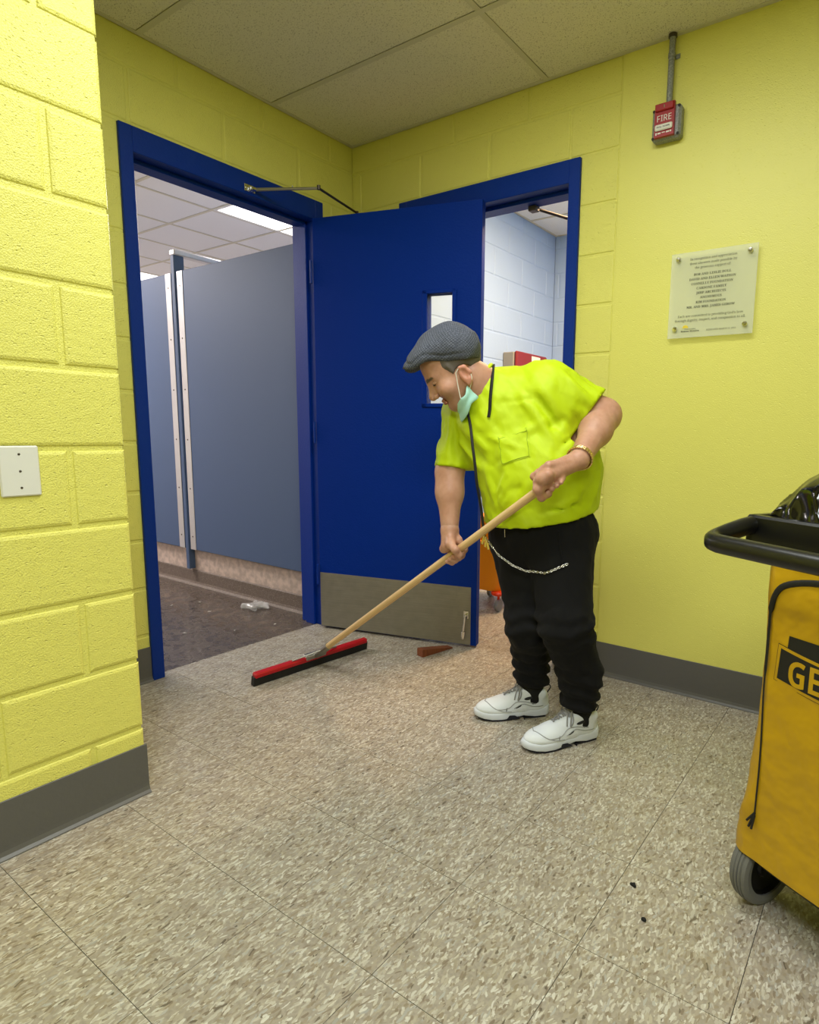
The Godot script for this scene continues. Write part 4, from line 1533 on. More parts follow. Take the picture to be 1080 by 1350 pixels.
func build_storeroom_things() -> void:
	# mop bucket with wringer
	var t := thing("mop_bucket", "orange-yellow mop bucket with wringer standing in the storeroom doorway", "mop bucket", Vector3(0.52, 0, -0.68))
	var b := MB.new()
	var rows := []
	for i in 9:
		var s := i / 8.0
		var pts := []
		var hx := lerpf(0.14, 0.185, s)
		var hz := lerpf(0.16, 0.21, s)
		for k in 40:
			var an := TAU * k / 40.0
			var cx := signf(cos(an)) * pow(absf(cos(an)), 0.45) * hx
			var cz := signf(sin(an)) * pow(absf(sin(an)), 0.45) * hz
			pts.append(Vector3(cx, lerpf(0.125, 0.43, s), cz))
		rows.append(pts)
	b.grid(rows, true)
	for k in 40:
		b.tri3(rows[0][k], rows[0][(k + 1) % 40], Vector3(0, 0.125, 0), Vector3.DOWN)
	part("bucket", b.mesh(), M.bucket_yellow, t)
	b = MB.new()
	var lip := PackedVector3Array()
	for k in 41:
		lip.append(rows[8][k % 40])
	b.tube(lip, 0.010, 8, false)
	part("rim", b.mesh(), M.bucket_yellow, t)
	b = MB.new()
	b.prism(PackedVector2Array([Vector2(-0.13, 0.30), Vector2(0.13, 0.30), Vector2(0.155, 0.56), Vector2(0.15, 0.575), Vector2(-0.15, 0.575), Vector2(-0.155, 0.56)]), 0.15, Transform3D(Basis.IDENTITY, Vector3(0, 0, 0.02)))
	part("wringer", b.mesh(), M.bucket_yellow, t)
	b = MB.new()
	b.tube(PackedVector3Array([Vector3(0.162, 0.45, 0.06), Vector3(0.17, 0.62, 0.03), Vector3(0.17, 0.80, -0.06)]), 0.011, 10)
	part("wringer_lever", b.mesh(), M.dark_steel, t)
	for q in [[-0.115, 0.135], [0.115, 0.135], [-0.115, -0.135], [0.115, -0.135]]:
		b = MB.new()
		b.lathe([Vector2(0, 0.13), Vector2(0.040, 0.128), Vector2(0.046, 0.118), Vector2(0.040, 0.104), Vector2(0, 0.100)], 20, Transform3D(Basis.IDENTITY, Vector3(q[0], 0, q[1])))
		b.tube(PackedVector3Array([Vector3(q[0], 0.10, q[1]), Vector3(q[0], 0.07, q[1])]), 0.008, 8)
		var cu := part("caster_bumper", b.mesh(), M.bumper_orange, t)
		b = MB.new()
		b.lathe([Vector2(0, -0.011), Vector2(0.034, -0.011), Vector2(0.038, -0.006), Vector2(0.038, 0.006), Vector2(0.034, 0.011), Vector2(0, 0.011)], 20, Transform3D(Basis(Vector3.FORWARD, PI / 2), Vector3(q[0], 0.038, q[1])))
		part("caster_wheel", b.mesh(), M.cabinet_grey, cu)
	# red cabinet on the storeroom wall
	t = thing("wall_cabinet", "red wall cabinet with grey side and white label inside the storeroom", "cabinet", Vector3(-0.07, 1.30, -1.66))
	b = MB.new()
	b.box(Vector3(0, 0, -0.49), Vector3(0.100, 0.392, 0), 0.006)
	part("case", b.mesh(), M.cabinet_grey, t)
	b = MB.new()
	b.box(Vector3(0.100, -0.004, -0.494), Vector3(0.126, 0.398, -0.006), 0.008)
	part("front_door", b.mesh(), M.cabinet_red, t)
	b = MB.new()
	b.box(Vector3(0.126, 0.300, -0.375), Vector3(0.127, 0.380, -0.235))
	part("label_card", b.mesh(), M.alarm_white, t)
	b = MB.new()
	b.prism(PackedVector2Array([Vector2(-0.03, 0), Vector2(0.03, 0), Vector2(0.02, 0.02), Vector2(0.005, 0.012), Vector2(-0.008, 0.034), Vector2(-0.022, 0.024)]), 0.0006, Transform3D(Basis(Vector3.FORWARD, Vector3.UP, Vector3.RIGHT), Vector3(0.127, 0.315, -0.305)))
	part("label_print", b.mesh(), M.print_black, t)

# ------------------------------------------------------------------ the man
const BASE := Vector3(1.56, 0, 0.60)
var sh_l := Vector3(1.535, 1.222, 0.600)
var sh_r := Vector3(1.232, 1.178, 0.655)
var el_l := Vector3(1.700, 1.137, 0.495)
var wr_l := Vector3(1.713, 0.992, 0.715)
var el_r := Vector3(1.205, 0.928, 0.718)
var wr_r := Vector3(1.240, 0.724, 0.762)
var neck := Vector3(1.324, 1.232, 0.701)
var hip_l := Vector3(1.593, 0.735, 0.580)
var hip_r := Vector3(1.446, 0.722, 0.578)
var kn_l := Vector3(1.675, 0.445, 0.690)
var kn_r := Vector3(1.515, 0.400, 0.645)
var an_l := Vector3(1.703, 0.09, 0.606)
var an_r := Vector3(1.472, 0.09, 0.537)
var belly := Vector3(1.483, 0.928, 0.572)
var pole_hi := Vector3(1.690, 0.943, 0.8135)
var pole_lo := Vector3(0.445, 0.058, 0.702)
const NECK_AX := Vector3(-0.774, 0.445, 0.450)
var head_xf := Transform3D(Basis(Vector3(0.6259, 0, 0.7799), Vector3(-0.4694, 0.7986, 0.3767), Vector3(-0.6228, -0.6018, 0.4999)), Vector3(1.283, 1.276, 0.784))

func torso(f: Field, less: float, wide := 0.0) -> void:
	f.cap(Vector3(1.268, 1.150, 0.635), Vector3(1.530, 1.195, 0.575), 0.104 - less, 0.116 - less)
	f.cap(Vector3(1.366, 1.101, 0.634), belly, 0.150 - less, 0.196 + wide - less)
	f.cap(Vector3(1.506, 1.123, 0.583), Vector3(1.515, 0.942, 0.548), 0.140 - less, 0.190 + wide - less)
	f.cap(belly, Vector3(1.508, 0.795, 0.578), 0.196 + wide - less, 0.194 + wide - less)

func legs(f: Field, less: float) -> void:
	f.cap(hip_l + Vector3(-0.012, -0.005, 0), hip_r + Vector3(0.005, -0.005, 0), 0.132 - less)
	f.cap(Vector3(1.515, 0.80, 0.582), Vector3(1.518, 0.73, 0.580), 0.155 - less)
	f.chain([hip_l + Vector3(0, -0.03, 0), kn_l, an_l + Vector3(0, 0.17, 0.015), an_l + Vector3(0, 0.03, 0.004)], [0.122 - less, 0.090 - less, 0.073 - less, 0.061 - less])
	f.chain([hip_r + Vector3(0, -0.03, 0), kn_r, an_r + Vector3(0, 0.17, 0.02), an_r + Vector3(0, 0.03, 0.004)], [0.118 - less, 0.086 - less, 0.070 - less, 0.060 - less])

# a hand closed round the pole: c on its axis, ax towards the index finger, pd from the pole to the palm, turn the way the fingers go
func grip(f: Field, c: Vector3, ax: Vector3, pd: Vector3, turn: float, wrist: Vector3, wr: float) -> void:
	pd = (pd - ax * pd.dot(ax)).normalized()
	var sd := ax.cross(pd) * turn
	var pol := func(off: float, deg: float, rho: float) -> Vector3:
		var a := deg_to_rad(deg)
		return c + ax * off + (pd * cos(a) + sd * sin(a)) * rho
	var knuckles := []
	for k in 4:
		var off: float = [0.031, 0.0105, -0.0105, -0.030][k]
		var s: float = [1.0, 1.06, 1.0, 0.86][k]
		var mcp: Vector3 = pol.call(off * 1.05, 38.0, 0.043)
		var pip: Vector3 = pol.call(off, 104.0, 0.032 * s)
		var dip: Vector3 = pol.call(off * 0.95, 172.0, 0.0242)
		var tip: Vector3 = pol.call(off * 0.95, 225.0 + 10.0 * s, 0.0228)
		f.chain([mcp, pip, dip, tip], [0.0112, 0.0100 * s, 0.0092 * s, 0.0080 * s])
		f.cap(wrist.lerp(mcp, 0.30), mcp, 0.0185, 0.0125)
		knuckles.append(mcp)
	var palm: Vector3 = pol.call(0.0, -8.0, 0.036)
	f.cap(pol.call(0.022, -6.0, 0.034), pol.call(-0.022, -6.0, 0.034), 0.017)
	f.cap(wrist, palm, wr, 0.023)
	var th0: Vector3 = pol.call(0.030, -38.0, 0.037)
	var th1: Vector3 = pol.call(0.046, -88.0, 0.033)
	var th2: Vector3 = pol.call(0.036, -140.0, 0.0265)
	var th3: Vector3 = pol.call(0.024, -175.0, 0.0245)
	f.chain([wrist.lerp(th0, 0.45), th0, th1, th2, th3], [0.017, 0.0155, 0.0125, 0.0110, 0.0088])

func ring(c: Vector3, ax: Vector3, r: float, seg := 24) -> PackedVector3Array:
	var s := ax.cross(Vector3.UP if absf(ax.y) < 0.9 else Vector3.RIGHT).normalized()
	var t := ax.cross(s).normalized()
	var p := PackedVector3Array()
	for k in seg + 1:
		var a := TAU * k / seg
		p.append(c + (s * cos(a) + t * sin(a)) * r)
	return p

func flesh(p: Vector3) -> Color:
	# skin with faint mottling (linear values)
	var n := skin_noise.get_noise_3dv(p * 60.0) * 0.06 + skin_noise.get_noise_3dv(p * 14.0) * 0.10
	return Color(0.50 + n * 0.9, 0.265 + n * 0.7, 0.185 + n * 0.6)

func face_paint(p: Vector3) -> Color:
	var c := flesh(p)
	# lips
	if absf(p.x) < 0.024 and p.z > 0.088 and p.y < -0.043 and p.y > -0.070:
		c = Color(0.40, 0.17, 0.13)
	# shaved beard
	elif p.y < -0.035 and p.z > 0.02:
		c = c.lerp(Color(0.34, 0.20, 0.15), 0.30)
	# brows
	if absf(absf(p.x) - 0.032) < 0.020 and absf(p.y - 0.031 - 0.10 * (0.032 - absf(p.x))) < 0.0055 and p.z > 0.07:
		c = Color(0.10, 0.075, 0.055)
	# ears a little redder
	if absf(p.x) > 0.073 and absf(p.y + 0.03) < 0.045 and absf(p.z) < 0.035:
		c = c.lerp(Color(0.52, 0.20, 0.14), 0.5)
	return c

var skin_noise := FastNoiseLite.new()
var shirt_f: Field
var trouser_f: Field

func build_person() -> void:
	skin_noise.seed = 2
	skin_noise.frequency = 1.0
	var man := thing("person", "man in hi-vis yellow t-shirt, black joggers and grey flat cap bending over a squeegee", "person", BASE)
	var place := Transform3D(Basis.IDENTITY, -BASE)
	var pole := (pole_hi - pole_lo).normalized()
	# ---- body, one surface
	var mb := MB.new()
	var f := Field.new()
	f.k = 0.035
	torso(f, 0.030)
	legs(f, 0.028)
	f.cap(Vector3(1.365, 1.205, 0.665), head_xf * Vector3(0, -0.035, -0.025), 0.076, 0.062)
	f.cap(Vector3(1.345, 1.18, 0.70), head_xf * Vector3(0, -0.075, 0.015), 0.055, 0.046)
	f.chain([sh_l, el_l, el_l.lerp(wr_l, 0.35), wr_l], [0.066, 0.052, 0.050, 0.033])
	f.chain([sh_r, el_r, el_r.lerp(wr_r, 0.35), wr_r], [0.062, 0.047, 0.046, 0.031])
	f.net(mb, 0.009, place, flesh)
	# head
	var h := Field.new()
	h.k = 0.022
	h.ell(Vector3(0, 0.050, -0.012), Vector3(0.078, 0.092, 0.097))
	h.ell(Vector3(0, -0.012, 0.036), Vector3(0.064, 0.088, 0.062))
	for s in [-1.0, 1.0]:
		h.cap(Vector3(s * 0.054, -0.045, 0.000), Vector3(s * 0.026, -0.088, 0.060), 0.022, 0.018)
		h.ell(Vector3(s * 0.042, -0.028, 0.066), Vector3(0.026, 0.026, 0.026))
		h.cap(Vector3(s * 0.012, 0.030, 0.092), Vector3(s * 0.042, 0.030, 0.078), 0.011, 0.009)
	h.cap(Vector3(0, -0.090, 0.066), Vector3(0, -0.086, 0.072), 0.022)
	h.cap(Vector3(0, -0.082, 0.020), Vector3(0, -0.070, -0.03), 0.044, 0.050)
	h.cap(Vector3(0, 0.020, 0.094), Vector3(0, -0.020, 0.118), 0.0090, 0.0138)
	h.ell(Vector3(0, 0.062, 0.050), Vector3(0.060, 0.050, 0.050))
	var hs := Field.new()
	hs.k = 0.008
	h.net(mb, 0.0045, place * head_xf, face_paint)
	# nose wings, lips, lids, ears on a finer grid
	for s in [-1.0, 1.0]:
		hs.ell(Vector3(s * 0.0135, -0.025, 0.106), Vector3(0.0085, 0.009, 0.012))
		hs.ell(Vector3(s * 0.030, 0.012, 0.0835), Vector3(0.016, 0.008, 0.011))
		hs.ell(Vector3(s * 0.081, -0.028, -0.008), Vector3(0.008, 0.031, 0.019))
		hs.cap(Vector3(s * 0.086, -0.004, -0.018), Vector3(s * 0.086, -0.030, -0.026), 0.0055)
		hs.cap(Vector3(s * 0.084, 0.002, -0.004), Vector3(s * 0.086, -0.004, -0.018), 0.0055)
		hs.cap(Vector3(s * 0.082, -0.046, -0.010), Vector3(s * 0.080, -0.056, -0.002), 0.0075)
	hs.ell(Vector3(0, -0.0505, 0.0945), Vector3(0.024, 0.0058, 0.009))
	hs.ell(Vector3(0, -0.0620, 0.0925), Vector3(0.021, 0.0065, 0.009))
	for s in [-1.0, 1.0]:
		hs.carve(Vector3(s * 0.092, -0.024, -0.006), Vector3(0.007, 0.018, 0.010))
	hs.net(mb, 0.0026, place * head_xf, face_paint)
	# hands
	var g := Field.new()
	g.k = 0.010
	grip(g, Vector3(1.266, 0.6415, 0.7755), pole, Vector3(-0.55, 0.75, 0.05), -1.0, wr_r, 0.031)
	g.cap(wr_r, wr_r.lerp(el_r, 0.22), 0.0315, 0.027)
	g.net(mb, 0.0032, place, flesh)
	var g2 := Field.new()
	g2.k = 0.010
	grip(g2, pole_hi - pole * 0.030, -pole, Vector3(0.55, 0.60, 0.35), 1.0, wr_l, 0.032)
	g2.cap(wr_l, wr_l.lerp(el_l, 0.22), 0.0335, 0.028)
	g2.net(mb, 0.0032, place, flesh)
	var body := part("body", mb.mesh(), M.skin, man)
	body.set_meta("label", "face, neck, arms and hands")
	# eyes
	for s in [-1.0, 1.0]:
		mb = MB.new()
		var e := Field.new()
		e.k = 0.002
		e.ell(Vector3(s * 0.0305, 0.0085, 0.0885), Vector3(0.0095, 0.0042, 0.0075))
		e.net(mb, 0.0016, place * head_xf)
		part("eye", mb.mesh(), M.eye_dark, man)
	# ---- hair under the cap
	f = Field.new()
	f.k = 0.012
	f.ell(Vector3(0, 0.047, -0.014), Vector3(0.0803, 0.093, 0.0990))
	for s in [-1.0, 1.0]:
		f.cap(Vector3(s * 0.0690, 0.03, 0.022), Vector3(s * 0.0680, 0.000, 0.016), 0.0065, 0.004)
	f.slack = 0.004
	f.bend = func(p: Vector3, d: float) -> float:
		d -= skin_noise.get_noise_3d(p.x * 130.0, p.y * 60.0, p.z * 90.0) * 0.0018
		# hairline: behind the temples, above the nape, open round the ear
		d = maxf(d, p.z - 0.046 + 0.25 * (0.05 - p.y))
		d = maxf(d, -0.018 - p.y + maxf(0.0, p.z + 0.01) * 0.5)
		d = maxf(d, 0.036 - Vector2(p.y + 0.028, p.z + 0.006).length())
		return d
	mb = MB.new()
	f.net(mb, 0.0045, place * head_xf)
	part("hair", mb.mesh(), M.hair, man)
	build_cap(man, place)
	build_mask(man, place)
	build_shirt(man, place)
	build_trousers(man, place)
	build_shoe(man, Vector3(1.738, 0, 0.543), Vector3(-0.514, 0, 0.857), 0.300, 1.0)
	build_shoe(man, Vector3(1.516, 0, 0.488), Vector3(-0.707, 0, 0.707), 0.290, -1.0)
	# socks
	for q in [an_l, an_r]:
		f = Field.new()
		f.k = 0.01
		f.cap(q + Vector3(0, 0.09, 0), q + Vector3(0, -0.015, 0.0), 0.050, 0.043)
		mb = MB.new()
		f.net(mb, 0.008, place)
		part("sock", mb.mesh(), M.sock, man)
	# ---- bracelet: ring of links round the left wrist
	mb = MB.new()
	var wax := (wr_l - el_l).normalized()
	var wc := wr_l - wax * 0.012
	for row in 3:
		var rp := ring(wc + wax * (row - 1) * 0.0065, (wax + Vector3(0.1, 0.0, 0.15)).normalized(), 0.0385 + 0.0015 * row, 26)
		for k in 26:
			mb.tube(PackedVector3Array([rp[k].lerp(rp[k + 1], 0.08) - BASE, rp[k].lerp(rp[k + 1], 0.92) - BASE]), PackedFloat32Array([0.0030, 0.0030]), 6)
	var br := part("bracelet", mb.mesh(), M.gold, man)
	br.set_meta("label", "gold link bracelet")
	# ---- key chain hanging from the waist to the hip pocket
	mb = MB.new()
	var c0 := [Vector3(1.408, 0.720, 0.786), Vector3(1.452, 0.658, 0.765), Vector3(1.500, 0.626, 0.750), Vector3(1.546, 0.611, 0.740), Vector3(1.612, 0.614, 0.722), Vector3(1.672, 0.648, 0.672)]
	var cv := Curve3D.new()
	for i in c0.size():
		var tan: Vector3 = (c0[mini(i + 1, 5)] - c0[maxi(i - 1, 0)]) * 0.18
		cv.add_point(c0[i], -tan, tan)
	var total := cv.get_baked_length()
	var links := int(total / 0.0068)
	var clear := func(p: Vector3) -> Vector3:
		for it in 30:
			var gap := trouser_f.value(p)
			if gap > 0.004:
				break
			p += Vector3(0.30, 0.0, 0.95) * (0.005 - gap)
		return p
	for i in links:
		var p: Vector3 = clear.call(cv.sample_baked(total * i / links))
		var q: Vector3 = clear.call(cv.sample_baked(minf(total, total * (i + 1.0) / links)))
		var d := (q - p).normalized()
		var outw := trouser_f.slope(p, trouser_f.everything())
		var w := (outw if i % 2 == 0 else d.cross(outw)).normalized()
		var lp := PackedVector3Array()
		for k in 9:
			var a := TAU * k / 8.0
			lp.append((p + q) * 0.5 + d * cos(a) * 0.0058 + w * sin(a) * 0.0034 - BASE)
		mb.tube(lp, 0.0012, 5, false)
	part("wallet_chain", mb.mesh(), M.chrome, man)

func build_cap(man: Node3D, place: Transform3D) -> void:
	var cap_rim := Curve.new()
	cap_rim.min_value = -0.1
	cap_rim.max_value = 0.2
	for q in [[-0.12, -0.020], [-0.08, -0.006], [-0.03, 0.018], [0.015, 0.044], [0.06, 0.080], [0.10, 0.103], [0.18, 0.124]]:
		cap_rim.add_point(Vector2((q[0] + 0.12) / 0.30, q[1] + 0.008), 0, 0, Curve.TANGENT_LINEAR, Curve.TANGENT_LINEAR)
	var f := Field.new()
	f.k = 0.030
	f.ell(Vector3(0, 0.045, -0.048), Vector3(0.090, 0.066, 0.068))
	f.ell(Vector3(0, 0.075, -0.022), Vector3(0.094, 0.082, 0.092))
	f.cap(Vector3(0, 0.112, -0.045), Vector3(0, 0.128, 0.020), 0.040, 0.036)
	f.ell(Vector3(0, 0.098, 0.050), Vector3(0.086, 0.052, 0.075))
	f.ell(Vector3(0, 0.100, 0.092), Vector3(0.074, 0.028, 0.062))
	f.cap(Vector3(-0.040, 0.060, -0.090), Vector3(0.040, 0.060, -0.090), 0.021)
	f.slack = 0.006
	f.bend = func(p: Vector3, d: float) -> float:
		# lower edge runs from the nape up to the visor
		var rim := cap_rim.sample_baked(clampf((p.z + 0.12) / 0.30, 0.0, 1.0))
		rim -= 0.7 * maxf(0.0, absf(p.x) - 0.03) * smoothstep(0.06, 0.13, p.z)
		d = maxf(d, rim - 0.010 - p.y)
		# seam round the visor and along the side, folds at the back
		d += 0.0035 * exp(-pow((p.y - rim - 0.012) / 0.0035, 2.0)) * smoothstep(-0.10, 0.0, p.z)
		d -= skin_noise.get_noise_3d(p.x * 20.0, p.y * 26.0, p.z * 16.0) * 0.0035 * (1.0 - smoothstep(-0.04, 0.06, p.z) * 0.6)
		return d
	var mb := MB.new()
	f.net(mb, 0.0045, place * head_xf)
	var c := part("flat_cap", mb.mesh(), M.cap_wool, man)
	c.set_meta("label", "grey woven flat cap")

func build_mask(man: Node3D, place: Transform3D) -> void:
	var xf := place * head_xf
	var mb := MB.new()
	var rows := []
	for i in 25:
		var a := lerpf(-1.95, 1.95, i / 24.0)
		var c := Vector3(0.083 * sin(a) * (1.0 - 0.10 * absf(sin(a))), -0.094 - 0.024 * cos(a), 0.024 + 0.056 * cos(a))
		var wdir := Vector3(0.20 * sin(a), 0.92, -0.30 * cos(a) + 0.05).normalized()
		var out3 := Vector3(sin(a), -0.25, cos(a)).normalized()
		var wd := 0.028 - 0.010 * exp(-pow((absf(a) - 1.45) / 0.28, 2.0))
		var pts := []
		for k in 14:
			var t := k / 6.0 if k < 7 else (13 - k) / 6.0
			var side := 1.0 if k < 7 else -1.0
			var pleat := 0.0022 * sin(t * TAU * 1.5)
			pts.append(xf * (c + wdir * (t * 2.0 - 1.0) * wd + out3 * (side * 0.0014 + pleat)))
		rows.append(pts)
	mb.grid(rows, true)
	var m := part("face_mask", mb.mesh(), M.mask_mint, man)
	m.set_meta("label", "mint surgical mask pulled under the chin")
	for s in [-1.0, 1.0]:
		mb = MB.new()
		mb.tube(PackedVector3Array([xf * Vector3(s * 0.074, -0.080, 0.050), xf * Vector3(s * 0.077, -0.040, 0.032), xf * Vector3(s * 0.083, -0.004, 0.014), xf * Vector3(s * 0.088, 0.004, -0.006)]), 0.0016, 6)
		mb.tube(PackedVector3Array([xf * Vector3(s * 0.074, -0.072, 0.006), xf * Vector3(s * 0.083, -0.060, -0.008), xf * Vector3(s * 0.088, -0.046, -0.020), xf * Vector3(s * 0.087, -0.020, -0.029)]), 0.0016, 6)
		part("ear_loop", mb.mesh(), M.mask_loop, m)

func fold(p: Vector3, a: Vector3, b: Vector3, w: float, amp: float) -> float:
	var ab := b - a
	var t := clampf((p - a).dot(ab) / ab.length_squared(), 0.0, 1.0)
	var d := (p - a - ab * t).length()
	if d > w * 2.6:
		return 0.0
	return amp * exp(-d * d / (w * w)) * sin(PI * clampf(t * 0.9 + 0.05, 0.0, 1.0))

func build_shirt(man: Node3D, place: Transform3D) -> void:
	var f := Field.new()
	shirt_f = f
	f.k = 0.045
	torso(f, 0.0, 0.006)
	f.cap(Vector3(1.405, 1.185, 0.625), neck - NECK_AX * 0.030, 0.118, 0.082)
	f.cap(sh_l + Vector3(-0.01, -0.012, 0.0), sh_l.lerp(el_l, 1.0), 0.098, 0.080)
	f.cap(sh_r + Vector3(0.005, -0.01, 0), el_r + Vector3(0.002, 0, 0), 0.082, 0.062)
	f.slack = 0.03
	var dl := (el_l - sh_l).normalized()
	var dr := (el_r - sh_r).normalized()
	var cut_l := sh_l + dl * 0.165
	var cut_r := sh_r + dr * 0.245
	var dl2 := (dl + Vector3(0.12, -0.25, 0.1)).normalized()
	var dr2 := (dr + Vector3(0.10, 0, -0.05)).normalized()
	var nz := FastNoiseLite.new()
	nz.seed = 17
	nz.frequency = 1.0
	var ridges := []
	# drag lines: from the armpits across the belly, over the chest, along the hem
	for q in [
		[Vector3(1.633, 1.095, 0.66), Vector3(1.49, 0.90, 0.79), 0.013, 0.017], [Vector3(1.65, 1.06, 0.65), Vector3(1.52, 0.88, 0.77), 0.012, -0.013], [Vector3(1.66, 1.04, 0.65), Vector3(1.57, 0.89, 0.74), 0.011, 0.012],
		[Vector3(1.62, 1.12, 0.66), Vector3(1.44, 0.97, 0.80), 0.012, -0.010], [Vector3(1.59, 1.13, 0.68), Vector3(1.45, 1.02, 0.79), 0.011, 0.011],
		[Vector3(1.445, 0.868, 0.82), Vector3(1.49, 0.945, 0.80), 0.0075, 0.008], [Vector3(1.45, 0.838, 0.82), Vector3(1.50, 0.91, 0.79), 0.0075, 0.008], [Vector3(1.47, 0.825, 0.80), Vector3(1.515, 0.88, 0.78), 0.0075, 0.007],
		[Vector3(1.63, 0.835, 0.70), Vector3(1.69, 0.865, 0.66), 0.008, 0.008], [Vector3(1.60, 0.82, 0.72), Vector3(1.70, 0.84, 0.65), 0.008, -0.007], [Vector3(1.58, 0.80, 0.72), Vector3(1.71, 0.815, 0.64), 0.008, 0.007],
		[Vector3(1.50, 1.195, 0.72), Vector3(1.60, 1.06, 0.70), 0.013, 0.013], [Vector3(1.535, 1.20, 0.70), Vector3(1.63, 1.07, 0.67), 0.011, -0.014], [Vector3(1.56, 1.21, 0.68), Vector3(1.65, 1.11, 0.64), 0.011, 0.012],
		[Vector3(1.29, 1.11, 0.76), Vector3(1.41, 1.01, 0.80), 0.012, 0.013], [Vector3(1.27, 1.08, 0.76), Vector3(1.40, 0.96, 0.80), 0.011, -0.012], [Vector3(1.26, 1.05, 0.75), Vector3(1.37, 0.93, 0.79), 0.010, 0.010],
		[Vector3(1.24, 1.14, 0.73), Vector3(1.23, 0.98, 0.76), 0.010, 0.008], [Vector3(1.20, 1.12, 0.72), Vector3(1.17, 0.98, 0.74), 0.010, -0.007], [Vector3(1.26, 1.10, 0.73), Vector3(1.25, 0.97, 0.74), 0.009, -0.009],
		[Vector3(1.60, 1.28, 0.62), Vector3(1.68, 1.20, 0.57), 0.011, -0.009], [Vector3(1.62, 1.25, 0.63), Vector3(1.69, 1.16, 0.58), 0.010, 0.009], [Vector3(1.40, 1.06, 0.80), Vector3(1.52, 1.03, 0.77), 0.010, 0.008],
		[Vector3(1.43, 1.17, 0.74), Vector3(1.56, 1.185, 0.69), 0.006, -0.006], [Vector3(1.38, 0.98, 0.80), Vector3(1.43, 0.82, 0.80), 0.011, 0.008]]:
		ridges.append([f.snap(q[0], 0.0), f.snap(q[1], 0.0), q[2], q[3]])
	f.bend = func(p: Vector3, d: float) -> float:
		if absf(d) < 0.06:
			for q in ridges:
				d -= fold(p, q[0], q[1], q[2], q[3] * 2.0)
			d -= nz.get_noise_3d(p.x * 8.0 + p.y * 3.0, p.y * 6.0, p.z * 8.0) * 0.010
			d -= nz.get_noise_3d(p.x * 24.0 + p.y * 14.0, p.y * 12.0, p.z * 16.0 + 7.0) * 0.0042
		# hem
		var rel := p - Vector3(1.52, 0.780, 0.60)
		var hem := 0.780 + (rel.x * 0.59 - rel.z * 0.81) * 0.17
		d = maxf(d, hem - p.y)
		# sleeve ends
		var s := (p - cut_l).dot(dl2)
		if s > -0.03 and (p - el_l).length() < 0.20 and (p - sh_l - dl * (p - sh_l).dot(dl)).length() < 0.16 and p.y > 1.04:
			d = maxf(d, s)
		s = (p - cut_r).dot(dr2)
		if s > -0.03 and (p - el_r).length() < 0.10:
			d = maxf(d, s)
		return d
	var mb := MB.new()
	f.net(mb, 0.0072, place)
	var shirt := part("t_shirt", mb.mesh(), M.shirt, man)
	shirt.set_meta("label", "hi-vis yellow-green crew neck t-shirt")
	# chest pocket: a patch lying on the shirt, with an open top edge
	var pa := Vector3(1.447, 1.064, 0.794)
	var rows := []
	var px := Vector3(0.090, 0.031, -0.043)
	var py := Vector3(0.024, -0.098, 0.002)
	for i in 13:
		var pts := []
		for j in 11:
			var t := i / 12.0
			var s := j / 10.0
			var p := pa + px * s + py * t
			pts.append(shirt_f.snap(p, 0.0022 + 0.0030 * sin(PI * s) * (1.0 - smoothstep(0.0, 0.35, t))) - BASE)
		rows.append(pts)
	mb = MB.new()
	mb.grid(rows)
	part("chest_pocket", mb.mesh(), M.shirt, shirt)
	mb = MB.new()
	for e in [[0.0, 0.10, 1.0, 0.10], [0.04, 0.0, 0.04, 0.96], [0.96, 0.0, 0.96, 0.96], [0.04, 0.96, 0.96, 0.96]]:
		var line := PackedVector3Array()
		for k in 11:
			var s := lerpf(e[0], e[2], k / 10.0)
			var t := lerpf(e[1], e[3], k / 10.0)
			line.append(shirt_f.snap(pa + px * s + py * t, 0.0036) - BASE)
		mb.tube(line, 0.0009, 5)
	part("pocket_stitching", mb.mesh(), M.shirt_stitch, shirt)
	# collar band
	mb = MB.new()
	var rp := ring(neck, NECK_AX.normalized(), 0.0800, 40)
	var cr := PackedVector3Array()
	for p in rp:
		cr.append(p - BASE)
	mb.tube(cr, 0.0075, 8, false)
	part("collar_band", mb.mesh(), M.shirt, shirt)
	# lanyard: strap from the nape over the left shoulder, and cord from under the chin down to the keys
	mb = MB.new()
	var a_path := PackedVector3Array()
	for q in [Vector3(1.293, 1.342, 0.629), Vector3(1.340, 1.330, 0.660), Vector3(1.372, 1.310, 0.695), Vector3(1.398, 1.255, 0.743), Vector3(1.410, 1.190, 0.773), Vector3(1.412, 1.150, 0.780), Vector3(1.410, 1.124, 0.783)]:
		a_path.append(shirt_f.snap(q, 0.0035) - BASE)
	mb.tube(smooth_path(a_path, 4), 0.0068, 8, true, 0.55, Vector3(0.8, 0.0, -0.4))
	part("lanyard_strap", mb.mesh(), M.lanyard_black, man)
	mb = MB.new()
	var b_path := PackedVector3Array()
	for q in [Vector3(1.315, 1.150, 0.760), Vector3(1.345, 1.09, 0.79), Vector3(1.368, 1.03, 0.81), Vector3(1.383, 0.972, 0.817), Vector3(1.392, 0.90, 0.815)]:
		var pq: Vector3 = q
		for it in 30:
			var away := shirt_f.value(pq)
			if away > 0.004:
				break
			pq += Vector3(0.30, 0.0, 0.95) * (0.0045 - away)
		b_path.append(pq - BASE)
	b_path.append(Vector3(1.397, 0.825, 0.797) - BASE)
	b_path.append(Vector3(1.399, 0.765, 0.786) - BASE)
	b_path.append(Vector3(1.404, 0.725, 0.784) - BASE)
	mb.tube(smooth_path(b_path, 4), 0.0048, 8, true, 0.5, Vector3(0.8, 0.0, -0.4))
	part("lanyard_cord", mb.mesh(), M.lanyard_black, man)
	mb = MB.new()
